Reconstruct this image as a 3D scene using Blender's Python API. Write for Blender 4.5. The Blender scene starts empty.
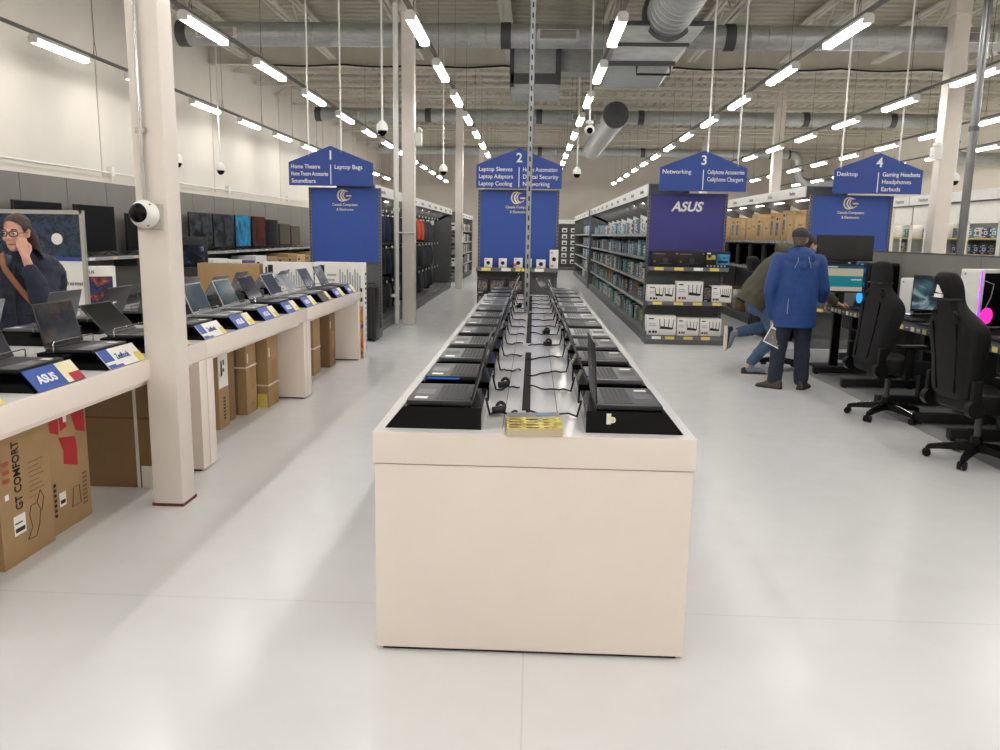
import bpy, bmesh, math, random
from mathutils import Vector, Matrix, Euler

RN = random.Random(11)
SC = bpy.context.scene
COL = SC.collection
PI = math.pi

# ------------------------------------------------------------------ materials
def lin(h):
    h = h.lstrip('#')
    o = []
    for i in (0, 2, 4):
        c = int(h[i:i+2], 16) / 255
        o.append(c/12.92 if c <= .04045 else ((c+.055)/1.055)**2.4)
    return (*o, 1)

_M = {}
def mat(name, hexc, rough=.5, metal=0., var=.06, scale=9., bump=0., coat=0., aniso=None):
    if name in _M: return _M[name]
    m = bpy.data.materials.new(name); m.use_nodes = True
    nt = m.node_tree; b = nt.nodes['Principled BSDF']
    c = lin(hexc)
    tc = nt.nodes.new('ShaderNodeTexCoord'); nz = nt.nodes.new('ShaderNodeTexNoise')
    nz.inputs['Scale'].default_value = scale; nz.inputs['Detail'].default_value = 4
    src = tc.outputs['Object']
    if aniso:
        mp = nt.nodes.new('ShaderNodeMapping'); mp.inputs['Scale'].default_value = aniso
        nt.links.new(src, mp.inputs['Vector']); src = mp.outputs['Vector']
    nt.links.new(src, nz.inputs['Vector'])
    rp = nt.nodes.new('ShaderNodeValToRGB')
    rp.color_ramp.elements[0].position = .3; rp.color_ramp.elements[1].position = .7
    rp.color_ramp.elements[0].color = tuple(min(1, v*(1-var)) for v in c[:3]) + (1,)
    rp.color_ramp.elements[1].color = tuple(min(1, v*(1+var)) for v in c[:3]) + (1,)
    nt.links.new(nz.outputs['Fac'], rp.inputs['Fac'])
    nt.links.new(rp.outputs['Color'], b.inputs['Base Color'])
    b.inputs['Roughness'].default_value = rough
    b.inputs['Metallic'].default_value = metal
    if coat: b.inputs['Coat Weight'].default_value = coat
    if bump:
        bp = nt.nodes.new('ShaderNodeBump'); bp.inputs['Strength'].default_value = bump
        bp.inputs['Distance'].default_value = .02
        nt.links.new(nz.outputs['Fac'], bp.inputs['Height']); nt.links.new(bp.outputs['Normal'], b.inputs['Normal'])
    _M[name] = m
    return m

def emit(name, hexc, strength, base='#101010'):
    if name in _M: return _M[name]
    m = mat(name, base, .25, 0, .02)
    b = m.node_tree.nodes['Principled BSDF']
    b.inputs['Emission Color'].default_value = lin(hexc)
    b.inputs['Emission Strength'].default_value = strength
    return m

def screen_pic(name, cols, strength, scale=3., seed=0., base='#08090b'):
    """A lit display: banded noise picture in the emission."""
    if name in _M: return _M[name]
    m = mat(name, base, .12, 0, .02)
    nt = m.node_tree; b = nt.nodes['Principled BSDF']
    tc = nt.nodes.new('ShaderNodeTexCoord'); mp = nt.nodes.new('ShaderNodeMapping')
    mp.inputs['Location'].default_value = (seed, seed*1.7, seed*.3)
    nz = nt.nodes.new('ShaderNodeTexNoise'); nz.inputs['Scale'].default_value = scale; nz.inputs['Detail'].default_value = 5
    nz.inputs['Distortion'].default_value = 1.2
    rp = nt.nodes.new('ShaderNodeValToRGB'); e = rp.color_ramp.elements
    n = len(cols)
    for i, c in enumerate(cols):
        if i < 2: el = e[i]; el.position = .3 + .4*i/(n-1)
        else: el = e.new(.3 + .4*i/(n-1))
        el.color = lin(c)
    if n > 1: e[1].position = .3 + .4/(n-1) if n > 2 else .7
    nt.links.new(tc.outputs['Object'], mp.inputs['Vector']); nt.links.new(mp.outputs['Vector'], nz.inputs['Vector'])
    nt.links.new(nz.outputs['Fac'], rp.inputs['Fac'])
    nt.links.new(rp.outputs['Color'], b.inputs['Emission Color']); b.inputs['Emission Strength'].default_value = strength
    return m

def picture(name, cols, scale=4., seed=0., rough=.4):
    """Printed picture: noise colours, no light of its own."""
    if name in _M: return _M[name]
    m = screen_pic(name, cols, 0., scale, seed)
    nt = m.node_tree; b = nt.nodes['Principled BSDF']
    rp = [l.from_node for l in nt.links if l.to_socket == b.inputs['Emission Color']][0]
    nt.links.new(rp.outputs['Color'], b.inputs['Base Color'])
    b.inputs['Roughness'].default_value = rough
    return m

def glass_mat(name='clear_glass'):
    if name in _M: return _M[name]
    m = mat(name, '#ffffff', .02, 0, .0)
    nt = m.node_tree; out = nt.nodes['Material Output']
    tr = nt.nodes.new('ShaderNodeBsdfTransparent'); mx = nt.nodes.new('ShaderNodeMixShader')
    gl = nt.nodes.new('ShaderNodeBsdfGlossy'); gl.inputs['Roughness'].default_value = .03
    mx.inputs[0].default_value = .1
    nt.links.new(tr.outputs[0], mx.inputs[1]); nt.links.new(gl.outputs[0], mx.inputs[2])
    nt.links.new(mx.outputs[0], out.inputs['Surface'])
    return m

# ------------------------------------------------------------------ mesh builder
class MB:
    def __init__(s): s.bm = bmesh.new(); s.mats = []
    def mi(s, m):
        if m not in s.mats: s.mats.append(m)
        return s.mats.index(m)
    def face(s, pts, m):
        f = s.bm.faces.new([s.bm.verts.new(p) for p in pts]); f.material_index = s.mi(m); return f
    def hexa(s, p, m, M=None):
        """8 corners: bottom 4 then top 4 (both counter-clockwise)."""
        i = s.mi(m)
        v = [s.bm.verts.new((M @ Vector(q)) if M else q) for q in p]
        for f in ((3,2,1,0),(4,5,6,7),(0,1,5,4),(1,2,6,5),(2,3,7,6),(3,0,4,7)):
            s.bm.faces.new([v[k] for k in f]).material_index = i
        return s
    def box(s, x0, x1, y0, y1, z0, z1, m, M=None, bev=0):
        n0 = len(s.bm.faces)
        s.hexa([(x0,y0,z0),(x1,y0,z0),(x1,y1,z0),(x0,y1,z0),(x0,y0,z1),(x1,y0,z1),(x1,y1,z1),(x0,y1,z1)], m, M)
        if bev:
            s.bm.faces.ensure_lookup_table()
            es = {e for f in s.bm.faces[n0:] for e in f.edges}
            bmesh.ops.bevel(s.bm, geom=list(es), offset=bev, segments=2, profile=.6, affect='EDGES', material=-1)
        return s
    def rings(s, rings, m, caps=True, closed=False):
        i = s.mi(m); V = [[s.bm.verts.new(p) for p in r] for r in rings]; n = len(V[0])
        for a in range(len(V)-1 + (1 if closed else 0)):
            A, B = V[a], V[(a+1) % len(V)]
            for k in range(n):
                s.bm.faces.new((A[k], A[(k+1)%n], B[(k+1)%n], B[k])).material_index = i
        if caps and not closed:
            s.bm.faces.new(V[0][::-1]).material_index = i; s.bm.faces.new(V[-1]).material_index = i
        return s
    def tube(s, pts, r, m, n=8, r1=None, closed=False, caps=True):
        pts = [Vector(p) for p in pts]; R = []
        up = None
        for k, p in enumerate(pts):
            if closed: t = pts[(k+1) % len(pts)] - pts[k-1]
            else: t = pts[min(k+1, len(pts)-1)] - pts[max(k-1, 0)]
            t = t.normalized() if t.length > 1e-9 else Vector((0,0,1))
            if up is None:
                up = Vector((0,0,1)) if abs(t.z) < .9 else Vector((1,0,0))
            a = t.cross(up)
            if a.length < 1e-5: a = t.cross(Vector((0,1,0)))
            a.normalize(); b = a.cross(t).normalized(); up = b
            rr = r if r1 is None else r + (r1-r)*k/(len(pts)-1)
            R.append([p + (a*math.cos(2*PI*j/n) + b*math.sin(2*PI*j/n))*rr for j in range(n)])
        return s.rings(R, m, caps, closed)
    def cyl(s, p0, p1, r, m, r1=None, n=16): return s.tube([p0, p1], r, m, n, r1)
    def lathe(s, prof, m, c=(0,0,0), n=24, M=None):
        R = []
        for r, z in prof:
            q = [Vector((r*math.cos(2*PI*j/n), r*math.sin(2*PI*j/n), z)) for j in range(n)]
            R.append([((M @ v) if M else v) + Vector(c) for v in q])
        return s.rings(R, m)
    def ball(s, c, r, m, M=None, u=16, v=10):
        if not hasattr(r, '__len__'): r = (r, r, r)
        i = s.mi(m); T = Matrix.Translation(c) @ (M.to_4x4() if M else Matrix()) @ Matrix.Diagonal((*r, 1))
        g = bmesh.ops.create_uvsphere(s.bm, u_segments=u, v_segments=v, radius=1, matrix=T)
        for f in {f for w in g['verts'] for f in w.link_faces}: f.material_index = i
        return s
    def prism(s, poly, a, b, m, axis='y', M=None):
        """poly in the plane across the axis: y -> (x,z), x -> (y,z), z -> (x,y)."""
        def P(q, t):
            v = {'y': (q[0], t, q[1]), 'x': (t, q[0], q[1]), 'z': (q[0], q[1], t)}[axis]
            return (M @ Vector(v)) if M else v
        return s.rings([[P(q, a) for q in poly], [P(q, b) for q in poly]], m)
    def panel(s, o, u, v, rects, off=.0012):
        """flat printed rectangles on a face: o origin, u, v edge vectors, rects (u0,v0,u1,v1,mat)."""
        o, u, v = Vector(o), Vector(u), Vector(v); n = u.cross(v).normalized()
        for k, (a, b, c, d, m) in enumerate(rects):
            w = n*off*(1+.35*k)
            s.face([o+u*a+v*b+w, o+u*c+v*b+w, o+u*c+v*d+w, o+u*a+v*d+w], m)
        return s
    def text(s, t, size, M, m, bold=0., width=None, align='CENTER', ext=.0008, xs=1., shear=0.):
        me = text_mesh(t, bold, ext/size)
        xsn = [v.co.x for v in me.vertices]
        w = max(xsn) - min(xsn); k = size
        sx = k*xs
        if width: sx = min(sx, width/w) if xs == 1. else width/w
        x0 = {'CENTER': -(max(xsn)+min(xsn))/2, 'LEFT': -min(xsn), 'RIGHT': -max(xsn)}[align]
        i = s.mi(m)
        vs = [s.bm.verts.new(M @ Vector(((v.co.x+x0)*sx + shear*v.co.y*k, v.co.y*k, v.co.z*k))) for v in me.vertices]
        for p in me.polygons:
            try: s.bm.faces.new([vs[q] for q in p.vertices]).material_index = i
            except ValueError: pass
        return s
    def ob(s, name, parent=None, loc=None, rz=0., sharp=38, recalc=True):
        if recalc: bmesh.ops.recalc_face_normals(s.bm, faces=s.bm.faces)
        me = bpy.data.meshes.new(name); s.bm.to_mesh(me); s.bm.free()
        for m in s.mats: me.materials.append(m)
        if sharp:
            for p in me.polygons: p.use_smooth = True
            me.set_sharp_from_angle(angle=math.radians(sharp))
        o = bpy.data.objects.new(name, me); COL.objects.link(o)
        if parent: o.parent = parent
        if loc: o.location = loc
        if rz: o.rotation_euler = (0, 0, rz)
        return o

_T = {}
def text_mesh(t, bold, ext):
    key = (t, bold, round(ext, 4))
    if key in _T: return _T[key]
    c = bpy.data.curves.new('lettering', 'FONT'); c.body = t; c.size = 1; c.offset = bold; c.extrude = ext
    c.resolution_u = 3
    o = bpy.data.objects.new('lettering', c); COL.objects.link(o)
    dg = bpy.context.evaluated_depsgraph_get(); dg.update()
    me = bpy.data.meshes.new_from_object(o.evaluated_get(dg))
    bpy.data.objects.remove(o); bpy.data.curves.remove(c)
    _T[key] = me
    return me

def face_frame(o, x, y):
    """matrix with local x, y along the given directions (text reads along x)."""
    x = Vector(x).normalized(); y = Vector(y); y = (y - x*y.dot(x)).normalized(); z = x.cross(y)
    M = Matrix((x, y, z)).transposed().to_4x4(); M.translation = Vector(o); return M
def toward_camera(o): return face_frame(o, (1,0,0), (0,0,1))        # reads from -Y
def toward_plus_x(o): return face_frame(o, (0,1,0), (0,0,1))
def toward_minus_x(o): return face_frame(o, (0,-1,0), (0,0,1))

# ------------------------------------------------------------------ scene records
def tag(o, label, cat, group=None):
    o['label'] = label; o['category'] = cat
    if group: o['group'] = group
    return o
def thing(name, label, cat, loc=(0,0,0), rz=0., group=None):
    o = bpy.data.objects.new(name, None); COL.objects.link(o)
    o.location = loc; o.rotation_euler = (0, 0, rz); o.empty_display_size = .1
    return tag(o, label, cat, group)
def struct(o, label=None):
    o['kind'] = 'structure'
    if label: o['label'] = label
    return o
_kids = {}
def kids(o):
    return [c for c in o.children]
def dup(o, loc=None, rz=None, label=None, group=None, parent=None, scale=None):
    ch = list(o.children)
    c = o.copy(); COL.objects.link(c)
    if parent is not None: c.parent = parent
    if loc is not None: c.location = loc
    if rz is not None: c.rotation_euler = (0, 0, rz)
    if scale is not None: c.scale = scale
    if label: c['label'] = label
    if group: c['group'] = group
    for k in ch: dup(k, parent=c)
    return c
ORD = ('first second third fourth fifth sixth seventh eighth ninth tenth eleventh twelfth thirteenth fourteenth fifteenth sixteenth '
       'seventeenth eighteenth nineteenth twentieth').split()
TENS = {20: 'twenty', 30: 'thirty', 40: 'forty', 50: 'fifty'}
def nth(i):
    if i < 20: return ORD[i]
    t = (i+1)//10*10; r = (i+1) % 10
    return TENS[t][:-1] + 'ieth' if r == 0 else TENS[t] + '-' + ORD[r-1]

# ------------------------------------------------------------------ palette
WHITE_LAM = mat('white_laminate', '#efe3d9', .22, 0, .02, 3)
BLACK_GLOSS = mat('black_acrylic', '#040405', .1, 0, .05, 5)
BLACK_GLOSS.node_tree.nodes['Principled BSDF'].inputs['Specular IOR Level'].default_value = .2
BLACK_PL = mat('black_plastic', '#0f0f11', .42, 0, .1, 20)
DARK_GREY = mat('dark_grey_steel', '#4a4b4d', .5, .15, .06, 6)
MID_GREY = mat('mid_grey_steel', '#6f7072', .45, .2, .06, 6)
SHELF_GREY = mat('shelf_grey', '#606264', .45, .15, .05, 6)
RAIL_GREY = mat('price_rail_grey', '#a9adb2', .35, .1, .08, 14)
CHROME = mat('chrome_wire', '#d8d8da', .18, 1, .02, 5)
WHITE_PAINT = mat('white_paint', '#ded8cf', .55, 0, .04, 3, .02)
WHITE_PL = mat('white_plastic', '#eceae6', .4, 0, .03, 8)
PAPER = mat('white_paper', '#f2f0ea', .7, 0, .02, 10)
SIGN_BLUE = mat('sign_blue', '#2a4998', .45, 0, .03, 2)
PANEL_BLUE = mat('panel_blue', '#2f51a2', .42, 0, .04, 1.5)
PANEL_PURPLE = mat('panel_indigo', '#3c3a82', .42, 0, .06, 1.5)
SIGN_WHITE = mat('sign_white_ink', '#f6f6f8', .5, 0, .01)
GOLD = mat('gold_ink', '#f2dc9a', .45, 0, .05)
CARD = mat('cardboard', '#a98a62', .8, 0, .07, 5, .03)
CARD_DK = mat('dark_cardboard', '#86694a', .8, 0, .07, 5, .03)
CARD_LT = mat('pale_cardboard', '#d2b080', .75, 0, .06, 5)
INK = mat('black_ink', '#1a1714', .6, 0, .05)
RED_INK = mat('red_ink', '#b3242c', .6, 0, .05)
YEL = mat('yellow_tag', '#e8cf6a', .55, 0, .05)
CREAM = mat('cream_tag', '#efe6bd', .6, 0, .05)
BLUE_CARD = mat('blue_card', '#3a58a8', .35, 0, .06, 6)
GALV = mat('galvanised_steel', '#b4b7b6', .38, .45, .12, 5, .02, aniso=(1, 6, 6))
GALV_DK = mat('dark_band_steel', '#5b5d5f', .5, .7, .1, 5)
DIFF = emit('light_diffuser', '#fffcf8', 34., '#ffffff')
LED = emit('shelf_led', '#fff6e8', 9., '#ffffff')
# ================================================================== THE SHELL
XL, XR, YB, YF, ZJ, ZD = -7.5, 14.0, 40.0, -7.0, 5.45, 6.0

def floor_material():
    m = mat('polished_concrete', '#dfe0e1', .3, 0, .025, .35)
    nt = m.node_tree; b = nt.nodes['Principled BSDF']
    rp = [l.from_node for l in nt.links if l.to_socket == b.inputs['Base Color']][0]
    tc = [n for n in nt.nodes if n.type == 'TEX_COORD'][0]
    br = nt.nodes.new('ShaderNodeTexBrick'); br.offset = 0
    br.inputs['Scale'].default_value = 1; br.inputs['Brick Width'].default_value = 3.3; br.inputs['Row Height'].default_value = 3.3
    br.inputs['Mortar Size'].default_value = .004; br.inputs['Mortar Smooth'].default_value = .3
    br.inputs['Color1'].default_value = (1,1,1,1); br.inputs['Color2'].default_value = (.985,.985,.985,1); br.inputs['Mortar'].default_value = (.88,.87,.85,1)
    nt.links.new(tc.outputs['Object'], br.inputs['Vector'])
    n2 = nt.nodes.new('ShaderNodeTexNoise'); n2.inputs['Scale'].default_value = 5; n2.inputs['Detail'].default_value = 8
    nt.links.new(tc.outputs['Object'], n2.inputs['Vector'])
    r2 = nt.nodes.new('ShaderNodeValToRGB'); r2.color_ramp.elements[0].position = .2; r2.color_ramp.elements[1].position = .6
    r2.color_ramp.elements[0].color = (.97,.965,.955,1); r2.color_ramp.elements[1].color = (1,1,1,1)
    nt.links.new(n2.outputs['Fac'], r2.inputs['Fac'])
    def mul(a, c):
        x = nt.nodes.new('ShaderNodeMix'); x.data_type = 'RGBA'; x.blend_type = 'MULTIPLY'; x.inputs[0].default_value = 1
        nt.links.new(a, x.inputs[6]); nt.links.new(c, x.inputs[7]); return x.outputs[2]
    nt.links.new(mul(mul(rp.outputs['Color'], br.outputs['Color']), r2.outputs['Color']), b.inputs['Base Color'])
    mr = nt.nodes.new('ShaderNodeMapRange'); mr.inputs[3].default_value = .19; mr.inputs[4].default_value = .27
    nt.links.new(n2.outputs['Fac'], mr.inputs[0]); nt.links.new(mr.outputs[0], b.inputs['Roughness'])
    return m
FLOOR = floor_material()
WALL_L = mat('left_wall_paint', '#d9d2c8', .7, 0, .03, 1.2)
WALL_B = mat('back_wall_paint', '#cbc3b9', .75, 0, .04, 1.)
WALL_R = mat('right_wall_paint', '#d8cfc0', .7, 0, .03, 1.)
DECK = mat('ceiling_deck_paint', '#bab6a6', .7, 0, .05, 1.5)
STEEL_CREAM = mat('joist_paint', '#d6d1c4', .6, 0, .05, 3)
SLAT = mat('grey_wall_panel', '#77736d', .6, 0, .05, 2)
CARPET = mat('grey_carpet', '#8e8f8f', .95, 0, .1, 160, .2)

struct(MB().box(XL-.1, XR+.1, YF-.1, YB+.1, -.1, 0, FLOOR).ob('floor'))
struct(MB().box(3.42, 6.6, 3.0, 12.1, 0, .004, CARPET).ob('floor_right'))
struct(MB().box(XL-.2, XL, YF, YB, 0, ZD, WALL_L).ob('wall_left'))
struct(MB().box(XR, XR+.2, YF, YB, 0, ZD, WALL_R).ob('wall_right'))
struct(MB().box(XL-.2, XR+.2, YB, YB+.2, 0, ZD, WALL_B).ob('wall_back'))
struct(MB().box(XL-.2, XR+.2, YF-.2, YF, 0, ZD, WALL_L).ob('wall_front'))
b = MB()
for y in range(-6, 40, 5): b.box(XL, XL+.012, y-.015, y+.015, 2.5, 5.6, WALL_B)
struct(b.ob('trim_1'))

# corrugated roof deck
def deck(name, x0, x1, y0, y1, along):
    b = MB(); i = b.mi(DECK); p = .3
    a0, a1 = (x0, x1) if along == 'y' else (y0, y1)
    n = int((a1-a0)/p); prof = []
    for k in range(n):
        s = a0 + k*(a1-a0)/n; w = (a1-a0)/n
        prof += [(s, ZD), (s+.4*w, ZD), (s+.5*w, ZD+.05), (s+.9*w, ZD+.05)]
    prof.append((a1, ZD))
    rows = []
    for t in ((y0, y1) if along == 'y' else (x0, x1)):
        rows.append([b.bm.verts.new((q[0], t, q[1]) if along == 'y' else (t, q[0], q[1])) for q in prof])
    for k in range(len(prof)-1):
        b.bm.faces.new((rows[0][k], rows[0][k+1], rows[1][k+1], rows[1][k])).material_index = i
    b.box(x0, x1, y0, y1, ZD+.08, ZD+.14, DECK)
    return struct(b.ob(name, sharp=10, recalc=False))
deck('ceiling', XL-.2, XR+.2, 19.0, YB+.2, 'y')
deck('ceiling', XL-.2, XR+.2, YF-.2, 19.0, 'x')

def truss(L, d=.5, pitch=.62, cw=.06):
    """open-web joist along +X from the origin, bottom chord at z=0."""
    b = MB()
    for z0, z1 in ((0, .05), (d-.05, d)):
        b.box(0, L, -cw, -.015, z0, z1, STEEL_CREAM); b.box(0, L, .015, cw, z0, z1, STEEL_CREAM)
    n = int(L/pitch/2)*2; w = L/n
    for k in range(n):
        z0, z1 = (.03, d-.03) if k % 2 == 0 else (d-.03, .03)
        b.tube([(k*w, 0, z0), ((k+1)*w, 0, z1)], .013, STEEL_CREAM, 5)
    return b
jx = truss(XR-XL-.1).ob('ceiling_joist', loc=(XL+.05, 20.4, ZJ)); struct(jx)
y = 22.0
while y < YB-.3:
    dup(jx, loc=(XL+.05, y, ZJ)); y += 1.65
jy = truss(25.6, cw=.085).ob('ceiling_joist', loc=(-6.6, -6.8, ZJ), rz=PI/2); struct(jy)
for k in range(1, 11): dup(jy, loc=(-6.6+2.0*k, -6.8, ZJ), rz=PI/2)
gd = MB()
for y in (19.0, 34.4):
    g = MB(); g.box(XL, XR, y-.1, y+.1, ZJ-.1, ZJ-.07, STEEL_CREAM).box(XL, XR, y-.012, y+.012, ZJ-.07, ZJ+.34, STEEL_CREAM).box(XL, XR, y-.1, y+.1, ZJ+.34, ZJ+.37, STEEL_CREAM)
    struct(g.ob('ceiling_beam'))

# grey slat panel band on the left wall, seams between the sheets
b = MB(); y = 3.2
while y < 27:
    b.box(XL, XL+.05, y+.008, min(y+1.2, 27)-.008, 0, 2.4, SLAT); y += 1.2
b.box(XL, XL+.03, 3.2, 27, 0, 2.39, BLACK_PL)
struct(b.ob('trim_2'))
# conduit above the slat panels
b = MB().tube([(XL+.06, 3, 2.58), (XL+.06, 30, 2.58)], .014, WHITE_PL, 8)
for y in (5.5, 9.6, 14.2, 19.7, 24.5):
    b.box(XL, XL+.09, y-.05, y+.05, 2.52, 2.68, WHITE_PL); b.tube([(XL+.06, y, 2.4), (XL+.06, y, 2.55)], .01, WHITE_PL, 6)
tag(b.ob('wall_conduit'), 'thin white conduit with junction boxes along the wall above the television shelf', 'pipe')

# ------------------------------------------------------------------ columns
RUST = mat('rusty_plate', '#6d3f2a', .8, .2, .25, 30, .1)
COLW = mat('column_paint', '#e8dfd6', .5, 0, .04, 2.5, .02)
def column(x, y, w=.19, rust=True):
    b = MB().box(-w/2, w/2, -w/2, w/2, 0, ZJ+.3, COLW, bev=.018)
    o = struct(b.ob('column', loc=(x, y, 0)))
    if rust: MB().box(-w/2-.004, w/2+.004, -w/2-.004, w/2+.004, 0, .016, RUST).ob('base_plate', o)
    MB().box(-w/2-.04, w/2+.04, -w/2-.04, w/2+.04, ZJ-.12, ZJ-.1, COLW).ob('cap_plate', o)
    return o
column(-2.128, 4.56, .182)
for y in (14.42, 24.2, 34.3): column(-2.21, y, .22, False)
for y in (14.4, 24.2, 34.3): column(7.0, y, .26, False)

# white drain pipe beside the second column
b = MB().tube([(-2.42, 14.32, 0), (-2.42, 14.32, ZJ)], .045, WHITE_PL, 14)
for z in (.35, .62, 2.0): b.tube([(-2.42, 14.32, z), (-2.42, 14.32, z+.06)], .056, WHITE_PL, 14)
b.tube([(-2.42, 14.32, .52), (-2.5, 14.22, .52)], .03, WHITE_PL, 10).tube([(-2.42, 14.27, 1.63), (-2.09, 14.29, 1.63)], .012, WHITE_PL, 8)
tag(b.ob('drain_pipe'), 'white drain pipe rising beside the bare column at the laptop bag rack', 'pipe')

# conduit on the near column
b = MB().tube([(-2.155, 4.452, 1.78), (-2.155, 4.452, 5.3)], .011, CHROME, 8)
for z in (2.15, 3.1, 4.2): b.box(-2.185, -2.125, 4.45, 4.464, z-.012, z+.012, CHROME)
tag(b.ob('column_conduit'), 'thin metal conduit running up the near white column above its camera', 'pipe')

def dome_camera_on_wall(loc, label):
    t = thing('dome_camera', label, 'security camera', loc)
    MB().box(-.065, .075, -.012, .02, -.085, .06, mat('camera_bracket', '#b9b4ac', .5), bev=.006).ob('wall_bracket', t)
    Mx = Matrix.Rotation(PI/2, 4, 'X')
    h = MB().lathe([(.075, 0), (.078, .02), (.074, .045), (.06, .07), (.05, .078)], WHITE_PL, (-.01, -.012, 0), 28, Mx).ob('housing', t)
    MB().ball((-.02, -.075, .005), (.055, .045, .055), BLACK_GLOSS, u=20, v=12).ob('dome_lens', t)
    b = MB()
    for x, z in ((.035, .05), (.02, -.06), (-.06, .04)): b.cyl((x, -.055, z), (x, -.068, z), .006, BLACK_PL, n=8)
    b.ob('screw', t)
    return t
dome_camera_on_wall((-2.135, 4.453, 1.70), 'white dome security camera fixed to the near column')

def pendant_camera(x, y, z, label, kind='dome'):
    t = thing('pendant_camera', label, 'security camera', (x, y, z), group='pendant security cameras')
    MB().cyl((0,0,.12), (0,0,ZJ+.2-z), .016, WHITE_PL, n=10).ob('rod', t)
    if kind == 'dome':
        MB().lathe([(.02, .16), (.05, .14), (.085, .09), (.095, .02), (.09, 0)], WHITE_PL).ob('housing', t)
        MB().ball((0,0,0), (.075,.075,.085), BLACK_GLOSS).ob('dome_lens', t)
    else:
        MB().lathe([(.02, .16), (.06, .14), (.06, .1), (.02, .08)], WHITE_PL).ob('mount', t)
        MB().ball((0,0,0), .085, WHITE_PL).ob('housing', t)
        MB().cyl((0,-.05,-.01), (0,-.1,-.02), .05, BLACK_GLOSS).ob('dome_lens', t)
pendant_camera(-6.6, 15.0, 2.83, 'white pendant dome camera near the wall, first of the pair above the televisions')
pendant_camera(-6.3, 16.3, 2.80, 'white pendant dome camera near the wall, second of the pair above the televisions')
pendant_camera(-2.45, 13.2, 3.23, 'white pendant dome camera beside the column at the laptop bag rack')
pendant_camera(-2.0, 18.0, 2.97, 'white pendant dome camera past sign one, over the bag aisle')
pendant_camera(.88, 13.6, 3.33, 'white ball camera on a long pole above the second aisle sign', 'ball')
pendant_camera(.95, 18.5, 2.99, 'white pendant dome camera just below the ball camera in the middle aisle')
pendant_camera(8.1, 16.2, 2.79, 'white pendant dome camera over the glass cabinets')

# emergency light on the second column
t = thing('emergency_light', 'white twin head emergency light on the column by the laptop bag rack', 'emergency light', (-2.08, 14.42, 3.25))
MB().box(-.02, .1, -.07, .07, -.12, .1, WHITE_PL, bev=.012).ob('case', t)
for s in (-1, 1): MB().ball((.06, s*.05, .15), (.045, .045, .04), WHITE_PL).ob('lamp_head', t)
t = thing('emergency_light', 'white emergency light box high on the column by the headset cabinets', 'emergency light', (6.8, 14.25, 3.1))
MB().box(-.1, .05, -.08, .08, -.1, .1, WHITE_PL, bev=.012).ob('case', t)
for s in (-1, 1): MB().ball((-.03, s*.05, .14), (.045, .045, .04), WHITE_PL).ob('lamp_head', t)

# ------------------------------------------------------------------ strip lights
TRACK = mat('track_grey', '#6d6b66', .5, .3, .05)
def strip_light():
    t = thing('ceiling_light', 'x', 'ceiling light')
    b = MB().prism([(-.062,.0),(-.062,.03),(-.03,.06),(.03,.06),(.062,.03),(.062,.0)], -.62, .62, WHITE_PL, 'y')
    b.ob('housing', t)
    b = MB().prism([(-.058,.0),(.058,.0),(.054,-.03),(.035,-.052),(-.035,-.052),(-.054,-.03)], -.6, .6, DIFF, 'y')
    b.ob('diffuser', t)
    for a in (-.63, .6): MB().box(-.06, .06, a, a+.03, -.05, .03, WHITE_PL).ob('end_cap', t)
    return t
PROTO = strip_light(); first = True
HL = 4.0
ROWS = [(-6.46, 'along the left wall', 'light_track'), (-4.0, 'above the left laptop counter'), (-1.42, 'over the left edge of the centre aisle'),
        (.93, 'over the right edge of the centre aisle'), (3.58, 'beyond the third aisle sign'), (6.35, 'above the fourth aisle sign'),
        (8.95, 'over the glass cabinets'), (11.4, 'by the far right wall')]
FIRST_SEEN = [8.0, 9.8, 9.7, 9.7, 9.7, 9.7, 13.2, 17]
for r, row in enumerate(ROWS):
    x, where = row[0], row[1]
    tr = MB().box(-.022, .022, -5.5, 38.5, .06, .1, TRACK)
    o = tr.ob('light_track', loc=(x, 0, HL))
    tag(o, 'grey metal track carrying the strip lights ' + where, 'light track', 'strip light tracks')
    wproto = None
    for k in range(0, 18):
        yy = -5.0 + 2.44*k
        if wproto is None:
            wproto = MB().tube([(0, .05, .1), (0, 0, .3), (0, 0, ZJ-HL+.3)], .004, TRACK, 5, caps=False).tube([(0, -.05, .1), (0, 0, .3)], .004, TRACK, 5, caps=False).ob('suspension_wire', o, (0, yy, 0))
        else: dup(wproto, (0, yy, 0))
    n = 0
    for k in range(-6, 12):
        yy = 9.98 + 2.44*k + (1.22, .05, 0, 0, 0, 0, -.72, -.75)[r]
        if yy > 38: break
        if yy >= FIRST_SEEN[r]:
            lb = f'{nth(n)} strip light from the front, row {where}'; n += 1
            gp = 'strip lights in the row ' + where
        else:
            lb = 'unseen strip light, row carried on past the view to light the foreground'; gp = 'unseen strip lights for the foreground'  # out of view, rows carried on to light the foreground
        if first: o = PROTO; o.location = (x, yy, HL); o['label'] = lb; o['group'] = gp; first = False
        else: dup(PROTO, loc=(x, yy, HL), label=lb, group=gp)

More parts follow.
